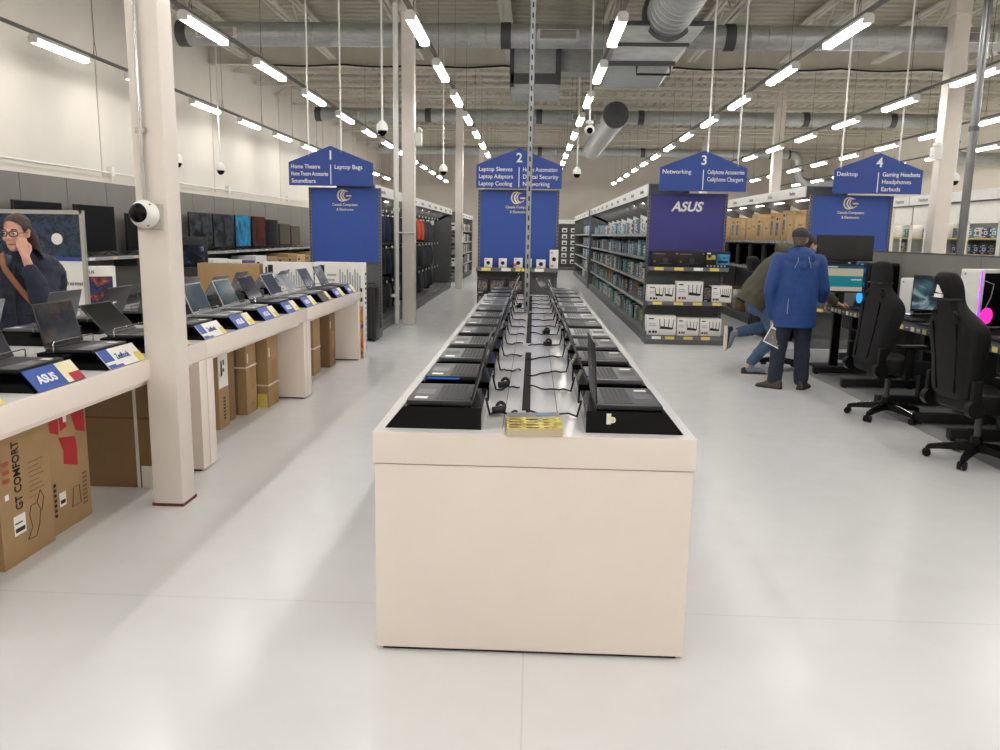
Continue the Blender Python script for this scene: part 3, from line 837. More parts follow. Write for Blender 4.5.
def c_print(b, w, d, h):
    plain_print(b, w, d, h); b.panel((-w, -d, 0), (2*w, 0, 0), (0, 0, h), [(.05,.0,.95,.18,PAPER), (.6,.0,.95,.18,YEL)])
carton(-2.68, -2.42, 7.2, 7.5, 0, .71, CARD, 'strapped brown box with a yellow and white label, second of the two tall ones', prints=c_print, straps=(.2,))
carton(-2.9, -2.46, 8.9, 9.2, 0, .7, CARD, 'strapped brown box at the front under the last counter unit', straps=(.3,))
carton(-2.66, -2.42, 9.48, 9.76, 0, .72, CARD_DK, 'plain brown box at the back under the last counter unit', prints=plain_print)

# long white television cartons standing across the end of the counter
TVPIC = picture('carton_tv_picture', ('#2a2350', '#4b3a8c', '#d8a43c', '#c9542a', '#1b1630'), 5, 2)
def tv_print(b, w, d, h):
    U, V = (2*w, 0, 0), (0, 0, h)
    R = [(.55,.0,.97,.55,TVPIC), (.02,.0,.5,.5,TVPIC), (.1,.88,.2,.97,INK)]
    for r in range(9): R.append((.5+.05*r, .70, .53+.05*r, .93-.03*(r%3), RAIL_GREY))
    for r in range(5): R.append((.25, .66+.05*r, .44-.03*(r%2), .68+.05*r, RAIL_GREY))
    R += [(.02, .52, .98, .53, RAIL_GREY), (.05, .85, .085, .95, INK), (.92, .6, .96, .64, INK), (.92, .7, .96, .74, INK)]
    b.panel((-w, -d, 0), U, V, R)
    b.panel((w, -d, 0), (0, 2*d, 0), (0, 0, h), [(.2,.52+.05*k,.8,.545+.05*k,INK if k % 3 else RAIL_GREY) for k in range(8)] + [(.25,.1+.06*k,.75,.14+.06*k,RAIL_GREY) for k in range(6)])
WBOX = mat('white_carton', '#e9e6e2', .6, 0, .03)
carton(-2.79, -2.15, 10.24, 10.38, 0, 1.24, WBOX, 'white printed television carton standing at the very end of the left counter', prints=tv_print, tape=False)
carton(-3.46, -2.81, 10.24, 10.38, 0, 1.23, WBOX, 'white printed television carton beside the one at the counter end', prints=tv_print, tape=False)
carton(-4.3, -3.5, 10.2, 10.42, 0, 1.2, CARD, 'plain brown carton standing beside the white television cartons', tape=False)

# ================================================================== TELEVISION WALL
SHZ = 1.16
t = thing('wall_shelf', 'long dark shelf carrying the televisions along the left wall', 'shelf', (XL+.05, 8.0, 0))
MB().box(0, .5, 0, 18.6, SHZ-.03, SHZ, DARK_GREY).ob('shelf_board', t)
b = MB().box(.5, .515, 0, 18.6, SHZ-.05, SHZ+.005, RAIL_GREY)
for k in range(26):
    b.panel((.515, .2+.7*k, SHZ-.045), (0, .16, 0), (0, 0, .045), [(0, .05, 1, .95, YEL if k % 3 else PAPER)])
b.ob('price_rail', t, recalc=False)
for k in range(7): MB().box(0, .42, .1+3.0*k, .13+3.0*k, SHZ-.2, SHZ-.03, DARK_GREY).ob('shelf_bracket', t)
t = thing('wall_shelf', 'low dark shelf with boxed televisions under the television shelf', 'shelf', (XL+.05, 8.0, 0))
MB().box(0, .9, 0, 18.6, .36, .4, DARK_GREY).ob('shelf_board', t)
MB().box(.9, .915, 0, 18.6, .33, .41, RAIL_GREY).ob('price_rail', t)
for k in range(7): MB().box(.05, .85, .1+3.0*k, .16+3.0*k, 0, .36, DARK_GREY).ob('shelf_support', t)

TVS = mat('tv_screen', '#101215', .1, 0, .08, 3)
def television(y, w, h, scr, label, x=XL+.3, z=SHZ, rz=0.):
    t = thing('television', label, 'television', (x, y, z+.001), rz, 'televisions on the wall shelf')
    MB().box(-.03, .012, -w/2, w/2, .07, .07+h, BLACK_PL, bev=.005).ob('case', t)
    MB().box(.0122, .0135, -w/2+.012, w/2-.012, .085, .06+h, scr).ob('display', t)
    for s in (-1, 1):
        MB().tube([(.13, s*w*.33, .008), (0, s*w*.3, .075), (-.12, s*w*.33, .008)], .008, BLACK_PL, 6).ob('leg', t)
    return t
aurora = screen_pic('aurora_display', ('#0b1a26', '#155a80', '#1f86ae', '#23506e', '#0f2434'), .8, 1.6, 3)
rust = screen_pic('rust_display', ('#1a0d0c', '#6a2a22', '#4a1d1a', '#1d1210'), .5, 1.5, 4)
brown = screen_pic('brown_display', ('#171310', '#3c2f1c', '#241c14'), .5, 2, 5)
busy = screen_pic('busy_display', ('#08090a', '#15171a', '#4a4f55', '#0b0c0e'), .5, 3, 6)
tvd = [(11.6, 1.16, .76, TVS, 'black television standing above the framed poster stand'),
       (13.13, 1.2, .76, TVS, 'large black television just past the framed poster stand'),
       (14.62, .97, .66, TVS, 'black television partly behind the near column'),
       (17.37, 1.2, .76, busy, 'black television with a busy dark picture, first past the near column'),
       (18.64, 1.2, .76, busy, 'black television with a busy dark picture, second past the near column'),
       (19.9, 1.0, .76, aurora, 'television showing a bright blue picture on the wall shelf'),
       (21.08, 1.0, .76, rust, 'television showing a rust red picture next to the blue one'),
       (22.15, 1.0, .7, TVS, 'plain black television after the rust red one'),
       (23.3, 1.0, .6, brown, 'smaller dark brown television, next to last on the wall shelf'),
       (24.35, .9, .55, brown, 'last and smallest television on the wall shelf')]
for a in tvd: television(*a)
# nearer televisions and cartons standing in front, seen past the near column
sparkle = screen_pic('sparkle_display', ('#060708', '#0a0c10', '#1a2436', '#8fa6c8'), .6, 6, 9)
redpic = picture('carton_red_picture', ('#0c0c10', '#17151a', '#7a1e2c', '#b0505c', '#201018'), 6, 12)
def tvbox(x, y, w, h, z, m, pic, label, title, rz=0., d=.16):
    t = MB().box(-d, 0, -w/2, w/2, 0, h, m, bev=.004)
    t.panel((0, -w/2, 0), (0, w, 0), (0, 0, h), [(.06, .08, .92, .78, pic)])
    if title: t.text(title, h*.09, toward_plus_x((.003, -w*.12, h*.85)), SIGN_WHITE if m is BLACK_PL else INK, .02, width=w*.6)
    o = t.ob('monitor_carton', loc=(x, y, z), rz=rz, recalc=False)
    tag(o, label, 'box'); return o
bluepic = picture('carton_blue_picture', ('#0b0d1c', '#22407c', '#121a36', '#9a3f2c', '#8fa0b8'), 6, 5)
# aisle table behind the counter for these cartons
t = thing('low_table', 'low black table behind the left counter holding monitor cartons', 'table', (-5.6, 8.4, 0))
MB().box(-.5, .5, -1.4, 1.9, .52, .56, BLACK_PL).ob('table_top', t)
for sx in (-1, 1):
    for y in (-1.3, 1.8): MB().box(sx*.45-.03, sx*.45+.03, y-.03, y+.03, 0, .52, BLACK_PL).ob('leg', t)
tvbox(-5.55, 10.0, .5, .58, .561, WBOX, bluepic, 'white monitor carton with a blue and orange picture behind the rear laptops', 'ASUS', -.9)
tvbox(-5.35, 8.3, .5, .5, .561, BLACK_PL, redpic, 'black monitor carton half hidden by the near column', None, -.9)
t = thing('low_table', 'low black display table with large monitor cartons just past the near column', 'table', (-4.95, 10.9, 0))
MB().box(-.75, .35, -.3, .9, .5, .54, BLACK_PL).ob('table_top', t)
for sx in (-.7, .3):
    for y in (-.25, .85): MB().box(sx-.03, sx+.03, y-.03, y+.03, 0, .5, BLACK_PL).ob('leg', t)
tvbox(-4.95, 11.0, .75, .56, .541, BLACK_PL, redpic, 'black monitor carton with a red figure on it, behind the laptops past the near column', None, -1.25)
o = tvbox(-5.0, 11.45, .62, .52, 1.0, BLACK_PL, sparkle, 'dark monitor with a sparkling starry picture standing above the red figure carton', None, -1.25, .05)
o.name = 'monitor_display'; o['category'] = 'monitor'
MB().cyl((-.02, 0, -.45), (-.02, 0, .02), .03, BLACK_PL).ob('stand', o); MB().box(-.15, .1, -.2, .2, -.459, -.445, BLACK_PL).ob('stand_base', o)
# boxed goods on the low shelf
for k in range(11):
    y = 17.0+.86*k; m = [WBOX, WBOX, PANEL_PURPLE, WBOX, CARD, CARD, CARD, CARD_LT, CARD, CARD, CARD_LT][k]
    nm = ['white', 'white', 'purple', 'white', 'brown', 'brown', 'brown', 'pale brown', 'brown', 'brown', 'pale brown'][k]
    b = MB().box(-.3, .3, -.4, .4, 0, .62-.05*(k % 3), m, bev=.005).panel((.3, -.4, 0), (0, .8, 0), (0, 0, .6), [(.3, .2, .9, .6, TVPIC if m is not CARD else CARD_DK), (.08, .7, .3, .8, INK)])
    tag(b.ob('television_carton', loc=(XL+.55, y, .401), recalc=False), f'{nm} television carton, {nth(k)} from the front on the low wall shelf', 'box', 'television cartons on the low wall shelf')

# framed poster stand behind the woman
t = thing('poster_stand', 'framed poster stand with photographs above a white lettered panel, behind the woman', 'display stand', (-4.55, 7.0, 0))
FR = mat('brushed_frame', '#b9b6b0', .35, .5, .05)
b = MB()
for x0, x1, z0, z1 in ((-.62, .6, 1.735, 1.77), (-.62, .6, .885, .9), (-.62, -.59, .885, 1.77), (.575, .605, .885, 1.77)): b.box(x0, x1, -.02, .02, z0, z1, FR)
b.box(-.02, .0, -.022, .02, 1.37, 1.74, FR); b.ob('frame', t)
pp = picture('poster_blue_photo', ('#0c1016', '#16202f', '#2a4262', '#12171f', '#39485a'), 9, 8, .2)
MB().box(-.59, .575, -.01, .012, 1.37, 1.735, pp).ob('photo_panel', t)
b = MB().box(-.59, .575, -.012, .012, .9, 1.36, PAPER).panel((-.59, -.012, .9), (1.165, 0, 0), (0, 0, .46), [(0, .93, 1, 1, SIGN_BLUE), (0, .02, 1, .07, SIGN_BLUE)])
b.text('Lenovo', .06, toward_camera((.375, -.016, 1.115)), INK, .0, width=.125).text('intel', .05, toward_camera((.465, -.016, 1.115)), SIGN_BLUE, 0, width=.035).text('msi', .055, toward_camera((.53, -.016, 1.115)), INK, 0, width=.07)
b.ob('lettered_panel', t, recalc=False)
b = MB(); b.lathe([(.0,0), (.05,.001), (.05,.004), (0,.005)], PAPER, n=20, M=Matrix.Translation((.36, -.012, 1.52)) @ Matrix.Rotation(PI/2, 4, 'X')); b.ob('round_emblem', t)
MB().box(-.55, .52, -.015, .06, 0, .885, WHITE_PL).box(-.6, .58, -.2, .25, 0, .03, WHITE_PL).ob('pedestal', t)
# ================================================================== STORE SHELVING
def perforated(b, x, y, z0, z1, m=MID_GREY, w=.035, d=.06):
    b.box(x-w/2, x+w/2, y, y+d, z0, z1, m)
    z = z0+.05
    while z < z1-.04:
        b.box(x-.006, x+.006, y-.0012, y, z, z+.03, BLACK_PL); z += .055
def gondola(x0, x1, y0, y1, label, shelves, side, header, h=2.3, shelf_d=.5, hdr_text='', step=2.4, hooks=False):
    """double-sided shelf run; side +1 shows its +x face, -1 its -x face. The aisle face is fully fitted."""
    xc = (x0+x1)/2; w = (x1-x0)/2; L = y1-y0
    t = thing('store_shelf', label, 'shelf', (xc, y0, 0))
    MB().box(-.03, .03, 0, L, .1, h, SHELF_GREY).ob('back_panel', t)
    b = MB().box(-w, w, 0, L, 0, .13, SHELF_GREY, bev=.004).box(-w+.02, w-.02, .0, L, .13, .16, MID_GREY)
    b.ob('base', t)
    n = max(1, round(L/1.22))
    for k in range(n+1):
        y = min(L-.04, k*L/n)
        MB().box(-.045, .045, y, y+.04, .1, h+.05, DARK_GREY).ob('upright', t)
    for z in shelves:
        sh = MB()
        for s in ((side,) if not hooks else ()):
            a, c = sorted((s*.03, s*(.03+shelf_d)))
            sh.box(a, c, 0, L, z-.025, z, SHELF_GREY)
        o = sh.ob('shelf', t)
        xe = side*(.03+shelf_d)
        r = MB().box(min(xe, xe+side*.012), max(xe, xe+side*.012), 0, L, z-.045, z+.004, RAIL_GREY)
        rr = random.Random(int(z*100)); y = .05
        U = (0, -.07, 0) if side < 0 else (0, .07, 0)
        while y < L-.12:
            r.panel((xe+side*.012, y+(.07 if side < 0 else 0), z-.04), U, (0, 0, .04), [(0, .05, 1, .95, rr.choice([PAPER, PAPER, YEL, CREAM]))])
            y += rr.uniform(.14, .34)
        r.ob('price_rail', o, recalc=False)
    if header:
        z0, z1 = header
        xa, xb = sorted((side*(w-.1), side*w))
        xo = side*(w+.02)
        b = MB().box(min(xo, xo-side*.02), max(xo, xo-side*.02), -.02, L, z0, z1, WHITE_PL)
        b.box(min(xo-side*.02, 0), max(xo-side*.02, 0), -.02, L, z1-.02, z1, SHELF_GREY)
        for k in range(n+1):
            y = min(L-.03, k*L/n)
            b.prism([(side*.03, z0-.25), (xo-side*.03, z0-.02), (xo-side*.03, z1-.02), (side*.03, z1-.02)], y, y+.03, SHELF_GREY, 'y')
        if hdr_text:
            y = .6
            while y < L-.4:
                M = toward_minus_x((xo-.002, y, (z0+z1)/2-.03)) if side < 0 else toward_plus_x((xo+.002, y, (z0+z1)/2-.03))
                b.text(hdr_text, .085, M, MID_GREY, .01); y += L/n
        b.ob('header_board', t, sharp=0)
        MB().box(min(side*.3, side*.34), max(side*.3, side*.34), .05, L-.05, z0-.02, z0-.005, LED).ob('led_strip', t)
        MB().box(min(0, side*.04), max(0, side*.04), 0, L, z0-.32, z0-.0, WHITE_PL).ob('lit_back_band', t)  # white band puts the glow under the header into the colour
    # plain end frame
    MB().box(-w, w, L-.03, L, .0, h, SHELF_GREY).ob('end_frame', t)
    return t

G3 = gondola(1.78, 2.95, 12.85, 25.4, 'long shelf run of small boxed networking goods in aisle three', (.56, .93, 1.3, 1.68), -1, (2.26, 2.44), hdr_text='Networking')
gondola(1.78, 2.95, 26.3, 35.0, 'farther shelf run in line behind the networking shelves', (.5, .9, 1.3, 1.7), -1, (2.26, 2.44), hdr_text='Networking')
G1 = gondola(-3.6, -2.48, 12.7, 24.6, 'grey shelf run hung with laptop bags in aisle one', (), 1, (2.2, 2.36), hdr_text='Laptop Bags')
gondola(-3.65, -2.52, 27.3, 33.7, 'farther shelf run of boxed goods in line behind the laptop bags', (.55, .95, 1.35, 1.75), 1, (2.2, 2.36), hdr_text='Accessories')
gondola(-.82, .36, 12.75, 26, 'shelf run behind the second aisle sign', (.6, 1.1, 1.6), 1, None, h=2.25)
G4 = gondola(4.2, 5.38, 12.85, 24.0, 'shelf run of desktop computer cartons behind the blue jacketed man', (.45, 1.1, 1.6), -1, (2.28, 2.44), hdr_text='Desktop')

# blue end panel between the two runs on the right of the aisle
t = thing('end_panel_display', 'bright blue panel over dark shelves at the far end of the networking run', 'shelf', (1.78, 25.62, 0))
MB().box(0, 1.15, 0, .05, 0, 2.2, SHELF_GREY).ob('back_panel', t)
MB().box(-.02, 1.15, -.15, -.1, 1.1, 2.1, mat('azure_panel', '#2f7fc8', .4)).ob('blue_panel', t)
MB().box(-.02, 1.15, -.15, .5, 0, 1.08, DARK_GREY).ob('lower_case', t)

# ---- endcaps
def endcap(x0, x1, y, label, zb, panel, shelves, writing, ztop=2.3):
    w = x1-x0
    t = thing('endcap_shelf', label, 'shelf', (x0, y, 0))
    for x in (.0, w):
        b = MB(); perforated(b, x, -.06, 0, ztop); b.ob('upright', t)
    MB().box(.01, w-.01, -.02, .0, .1, ztop, SHELF_GREY).ob('back_panel', t)
    MB().box(.015, w-.015, -.05, -.022, zb, ztop-.02, panel).ob('colour_panel', t)
    b = MB()
    if writing == 'logo':
        lg = MB(); logo(lg, w/2-.04, -.052, ztop-.12, 1.1); lg.ob('emblem', t, sharp=0, recalc=False); logo_text(b, w/2, -.053, ztop-.1, 1.1)
    elif writing == 'asus':
        b.text('ASUS', .2, toward_camera((w/2-.02, -.053, ztop-.27)), SIGN_WHITE, .035, width=.5, shear=.25)
    b.ob('lettering', t, sharp=0, recalc=False)
    MB().box(-.02, w+.02, -.42, 0, .0, .13, SHELF_GREY, bev=.004).ob('base', t)
    b = MB().box(-.04, .0, -.42, 0, .13, .2, SHELF_GREY); b.prism([(-.42, .0), (0, 0), (0, .5)], -.01, .0, SHELF_GREY, 'x'); b.ob('side_bracket', t)
    for z, x0_, x1_, dd in shelves:
        o = MB().box(x0_, x1_, -dd, -.03, z-.03, z, SHELF_GREY).ob('shelf', t)
        r = MB().box(x0_, x1_, -dd-.012, -dd, z-.055, z+.004, MID_GREY)
        rr = random.Random(int(z*77)); x = x0_+.08
        while x < x1_-.16:
            r.panel((x, -dd-.012, z-.05), (.14, 0, 0), (0, 0, .05), [(0, .05, 1, .95, rr.choice([YEL, YEL, PAPER]))]); x += rr.uniform(.2, .34)
        r.ob('price_rail', o, recalc=False)
        for x in (x0_+.004, x1_-.004): MB().prism([(-dd, z-.03), (-.03, z-.03), (-.03, z-.16)], x-.003, x+.003, SHELF_GREY, 'x').ob('shelf_bracket', o)
    return t
EY = 12.62
endcap(-3.47, -2.38, EY, 'grey end of shelf frame with a tall blue panel under the first aisle sign', 1.16, PANEL_BLUE, (), 'logo')
endcap(-.83, .37, EY-.1, 'grey end of shelf frame with a blue panel under the second aisle sign', 1.14, PANEL_BLUE, ((1.13, -.02, 1.22, .3), (.52, 0, 1.2, .4)), 'logo')
endcap(1.78, 2.96, EY+.12, 'grey end of shelf frame with an indigo panel and router boxes under the third sign', 1.14, PANEL_PURPLE, ((1.18, .0, 1.2, .36), (.655, 0, 1.2, .36), (.13, 0, 1.18, .42)), 'asus')
endcap(4.2, 5.4, EY, 'grey end of shelf frame with a blue panel under the fourth aisle sign', 1.3, PANEL_BLUE, ((.6, 0, 1.2, .3),), 'logo')

# ---- router cartons on the third endcap
def router_box(w, h, d, m, kind):
    b = MB().box(-w/2, w/2, 0, d, 0, h, m, bev=.003)
    o, u, v = (-w/2, 0, 0), (w, 0, 0), (0, 0, h)
    dk = INK if m is not BLACK_PL else mat('grey_ink', '#6f7378', .5)
    if kind in ('pair', 'one', 'tall', 'six'):
        def quad(pts):
            O, U, W = Vector(o), Vector(u), Vector(v); b.face([O+U*p+W*q+Vector((0, -.002, 0)) for p, q in pts], dk)
        for cx in ((.42, .77) if kind == 'pair' else (.68,)):
            hw = .15 if kind == 'pair' else .25
            quad([(cx-hw, .34), (cx+hw*.8, .3), (cx+hw, .4), (cx-hw*.7, .48)])
            na = {'pair': 3, 'one': 4, 'tall': 4, 'six': 6}[kind]
            for k in range(na):
                xx = cx-hw*.85+hw*1.7*k/(na-1); lean_ = (k-(na-1)/2)*.02
                quad([(xx-.014, .4), (xx+.014, .4), (xx+lean_+.011, .84), (xx+lean_-.011, .84)])
        b.panel(o, u, v, [(.07, .82, .25, .88, dk), (.07, .58, .3, .62, RAIL_GREY), (.07, .48, .34, .52, RAIL_GREY), (.08, .12, .16, .24, dk), (.2, .12, .28, .24, RED_INK if kind == 'tall' else dk), (.3, .12, .36, .24, dk)])
    elif kind == 'cam':
        b.panel(o, u, v, [(.08, .8, .4, .88, RAIL_GREY), (.1, .1, .5, .2, RAIL_GREY)])
        b.cyl((.0*w, -.001, h*.5), (.0*w, -.006, h*.5), min(w, h)*.24, BLACK_PL, n=16)
    elif kind == 'photo':
        b.panel(o, u, v, [(.04, .5, .4, .8, picture('green_photo', ('#26402c', '#7f9a3c', '#c8b84a', '#1c2a24'), 8, 4)), (.45, .2, .97, .85, picture('blue_photo', ('#0d2c4a', '#1d6aa0', '#3fa2d0', '#0c1a28'), 5, 7)), (.5, .3, .9, .45, INK), (.05, .85, .2, .93, PAPER)] + [(.06+.14*k, .06, .13+.14*k, .16, RAIL_GREY) for k in range(6)])
    elif kind == 'black':
        b.cyl((.02*w, -.001, h*.42), (.02*w, -.006, h*.42), h*.16, mat('graphite', '#3a3c40', .3), n=16)
        b.panel(o, u, v, [(.3, .2, .75, .26, mat('graphite', '#3a3c40', .3)), (.06, .8, .5, .85, mat('copper_ink', '#8a6248', .5)), (.9, .8, .97, .9, mat('copper_ink', '#8a6248', .5)), (.06, .3, .14, .4, mat('copper_ink', '#8a6248', .5))])
    elif kind == 'mesh':
        b.panel(o, u, v, [(.1, .2, .9, .9, picture('dark_goods_photo', ('#15161c', '#24252f', '#4b4660', '#8a7a50', '#1a1b22'), 12, 3)), (.1, .05, .5, .12, RAIL_GREY)])
    return b
def goods(b, name, loc, label, group, cat='box'):
    return tag(b.ob(name, loc=loc, recalc=False), label, cat, group)
SHX, SHYY = 1.78, EY+.12-.34
items = [(.04, .40, .24, 1.18, BLACK_PL, 'black', 'black router box on the top shelf of the third endcap, closest to the aisle'),
         (.44, .40, .24, 1.18, BLACK_PL, 'black', 'black router box in the middle of the top shelf of the third endcap'),
         (.85, .37, .24, 1.18, BLACK_PL, 'photo', 'black box with green and blue photos at the end of the top router shelf'),
         (.0, .42, .25, .655, WBOX, 'pair', 'white box picturing a pair of routers on the middle shelf'),
         (.44, .4, .31, .655, WBOX, 'tall', 'taller white box picturing a four aerial router on the middle shelf'),
         (.85, .12, .24, .655, BLACK_PL, 'mesh', 'narrow dark box squeezed between white router boxes on the middle shelf'),
         (.975, .3, .25, .655, WBOX, 'six', 'white box picturing a six aerial router at the end of the middle shelf'),
         (.0, .45, .3, .135, WBOX, 'one', 'wide white router box at the left of the bottom shelf'),
         (.47, .33, .27, .135, WBOX, 'tall', 'white router box in the middle of the bottom shelf'),
         (.82, .32, .27, .135, WBOX, 'tall', 'white router box by the raised shoe on the bottom shelf')]
for x, w, h, z, m, k, lb in items:
    goods(router_box(w, h, .22, m, k), 'router_box', (SHX+x+w/2, SHYY+(.0 if z > .2 else -.04), z+.001), lb, 'router boxes on the third endcap')

# ---- small camera boxes on the second endcap
X2, Y2 = -.83, EY-.1
for k, (x, w, h, nm) in enumerate([(.1, .12, .14, 'first'), (.32, .12, .14, 'second'), (.55, .13, .15, 'third, with an orange patch,'), (.73, .09, .14, 'fourth, just behind the slotted post,'), (.89, .14, .13, 'fifth'), (1.09, .13, .28, 'tall sixth')]):
    b = router_box(w, h, .1, WBOX, 'cam')
    if k == 2: b.panel((-w/2, 0, 0), (w, 0, 0), (0, 0, h), [(.0, .1, .35, .45, mat('orange_ink', '#d8652c', .5))])
    goods(b, 'camera_box', (X2+x+w/2, Y2-.28, 1.131), f'white boxed camera, {nm} on the shelf under the second sign', 'boxed cameras under the second sign')
goods(router_box(.26, .17, .12, WBOX, 'cam'), 'camera_box', (X2+1.02, Y2-.36, .521), 'white boxed camera low on the dark shelf at the foot of the second sign', 'boxed cameras under the second sign')
for j, (z, h) in enumerate(((.74, .22), (.521, .2))):
    for k, (x, w) in enumerate(((.0, .17), (.18, .25), (.46, .24))):
        goods(router_box(w, h, .14, BLACK_PL, 'mesh'), 'dark_box', (X2+x+w/2, Y2-.36, z), f'dark patterned box, {nth(k)} in the {("upper", "lower")[j]} row at the foot of the second sign', 'dark boxes at the foot of the second sign')
b = MB()
for (dx, dz) in ((0, 0), (.05, .04), (-.04, .05), (.01, .09), (-.05, -.01), (.06, -.02)): b.ball((dx, 0, .6+dz), .026, WHITE_PL, u=10, v=6)
b.box(-.07, .08, .0, .04, .521, .6, WHITE_PL)
tag(b.ob('white_panel_lights', loc=(X2+.17, Y2-.4, .0)), 'cluster of small round white light panels in front of the dark boxes', 'light')

# ---- networking run: every little carton
TEAL = mat('teal_carton', '#4f8f98', .5, 0, .06); SKY = mat('sky_blue_carton', '#79b0c8', .5, 0, .06)
GREYC = mat('grey_carton', '#85878a', .55, 0, .06); BLKC = mat('black_carton', '#2b2c30', .45, 0, .1); NAVYC = mat('navy_carton', '#2a3f70', .5, 0, .06)
ORC = mat('orange_carton', '#c8793a', .55, 0, .06); GRC = mat('green_carton', '#5f8a4a', .55, 0, .06)
FAM = [('white', WBOX, INK), ('teal', TEAL, PAPER), ('pale blue', SKY, PAPER), ('grey', GREYC, INK), ('black', BLKC, RAIL_GREY), ('navy', NAVYC, PAPER), ('orange', ORC, PAPER), ('green', GRC, YEL), ('brown', CARD, INK)]
_cart = {}
def small_carton(fam, side, x, y, z, w, h, label, group, d=.2):
    """unit carton whose printed face looks along -x (side -1) or +x; scaled copies share the mesh."""
    key = (fam, side)
    if key not in _cart:
        nm, m, ink = FAM[fam]
        b = MB().box(-.5, .5, -.5, .5, 0, 1, m)
        o, u, v = ((-.5, .5, 0), (0, -1, 0), (0, 0, 1)) if side < 0 else ((.5, -.5, 0), (0, 1, 0), (0, 0, 1))
        b.panel(o, u, v, [(.12, .8, .6, .9, ink), (.22, .3, .8, .66, ink if fam != 0 else GREYC), (.35, .38, .66, .58, m if fam else BLKC), (.12, .08, .5, .16, ink), (.62, .06, .88, .2, TEAL if fam == 0 else m)], .006)
        b.panel((-.5, -.5, 0), (1, 0, 0), (0, 0, 1), [(.15, .6, .85, .85, ink), (.15, .2, .6, .4, ink)], .006)
        o = b.ob('product_box', recalc=False); _cart[key] = o
    else:
        o = _cart[key].copy(); COL.objects.link(o)
    o.location = (x, y, z+.001); o.scale = (d, w, h)
    return tag(o, label, 'box', group)
sh3 = [(.16, 'bottom'), (.56, 'second lowest'), (.93, 'middle'), (1.3, 'second highest'), (1.68, 'top')]
for si, (z, sn) in enumerate(sh3):
    y = 12.98; n = 0; rr = random.Random(50+si)
    pal = [[0, 0, 4, 1, 0, 7, 1, 0, 2, 0, 1, 4, 8], [1, 8, 3, 0, 2, 3, 1, 8, 3, 5, 1, 6], [3, 0, 1, 3, 4, 3, 0, 1, 3], [1, 3, 2, 3, 0, 4, 3, 3, 5, 3], [3, 2, 1, 1, 0, 0, 2, 3, 0, 2, 1]][si]
    while y < 25.1:
        w = rr.uniform(.15, .3); h = min(rr.uniform(.17, .27), .3); f = rr.choice(pal)
        d = rr.uniform(.16, .3)
        small_carton(f, -1, 2.365-.53+.02+d/2+rr.uniform(0, .05), y+w/2, z, w*.96, h, f'{FAM[f][0]} box, {nth(n)} from the front on the {sn} shelf of aisle three', f'{sn} shelf of the networking run', d)
        y += w + rr.choice((.01, .01, .02, .07)); n += 1
for si, (z, sn) in enumerate(((.16, 'bottom'), (.5, 'second'), (.9, 'third'), (1.3, 'fourth'), (1.7, 'top'))):
    rr = random.Random(70+si)
    for k in range(7):
        f = rr.choice([0, 5, 2, 3, 5]); y = 26.9+.55*k
        small_carton(f, -1, 2.365-.53+.2, y, z, .42, .28, f'{FAM[f][0]} carton, {nth(k)} on the {sn} shelf of the farther run past the blue panel', f'{sn} shelf of the farther run', .3)
for si, (z, sn) in enumerate(((.16, 'bottom'), (.55, 'second'), (.95, 'third'), (1.35, 'fourth'), (1.75, 'top'))):
    rr = random.Random(90+si)
    for k in range(11):
        f = rr.choice([0, 3, 4, 3, 0, 8 if si == 4 else 3]); y = 27.6+.55*k
        small_carton(f, 1, -3.085+.33, y, z, .42, rr.uniform(.2, .3), f'{FAM[f][0]} carton, {nth(k)} on the {sn} shelf of the run past the laptop bags', f'{sn} shelf past the laptop bags', .3)

# ---- desktop computer cartons
blueprint = picture('carton_pc_picture', ('#2c4a6a', '#4a7a9a', '#1e2c3a', '#c8b890'), 7, 3)
def pc_carton(w, h, d, m, pr):
    b = MB().box(-d/2, d/2, -w/2, w/2, 0, h, m, bev=.004)
    o, u, v = (-d/2, w/2, 0), (0, -w, 0), (0, 0, h)
    b.panel(o, u, v, [(.15, .2, .6, .7, pr), (.2, .8, .5, .88, INK), (.7, .8, .8, .88, INK)] if pr else [(.3, .5, .7, .55, CARD_DK)])
    b.panel((-d/2, -w/2, 0), (d, 0, 0), (0, 0, h), [(.3, .45, .7, .75, pr), (.3, .8, .55, .88, INK)] if pr else [(.4, .8, .6, .84, INK)])
    return b
y = 13.0; k = 0; rr = random.Random(5)
while y < 22:
    w = rr.choice((.28, .34, .5, .4)); h = rr.uniform(.4, .52); pr = blueprint if rr.random() < .7 else None
    goods(pc_carton(w, h, .42, CARD_LT, pr), 'computer_carton', (4.79-.3, y+w/2, 1.601), f'brown computer carton{" with blue picture" if pr else ""}, {nth(k)} from the front on the top desktop shelf', 'computer cartons on the top desktop shelf')
    y += w+rr.choice((.03, .05, .12)); k += 1
y = 13.1; k = 0
while y < 20:
    w = rr.uniform(.22, .34); h = rr.uniform(.3, .4); m = rr.choice((CARD, CARD_LT, WBOX))
    goods(pc_carton(w, h, .36, m, None), 'computer_carton', (4.79-.3, y+w/2, .451 if False else .161), f'{"white" if m is WBOX else "brown"} carton, {nth(k)} from the front on the lowest desktop shelf', 'cartons on the lowest desktop shelf')
    y += w+rr.uniform(.05, .2); k += 1
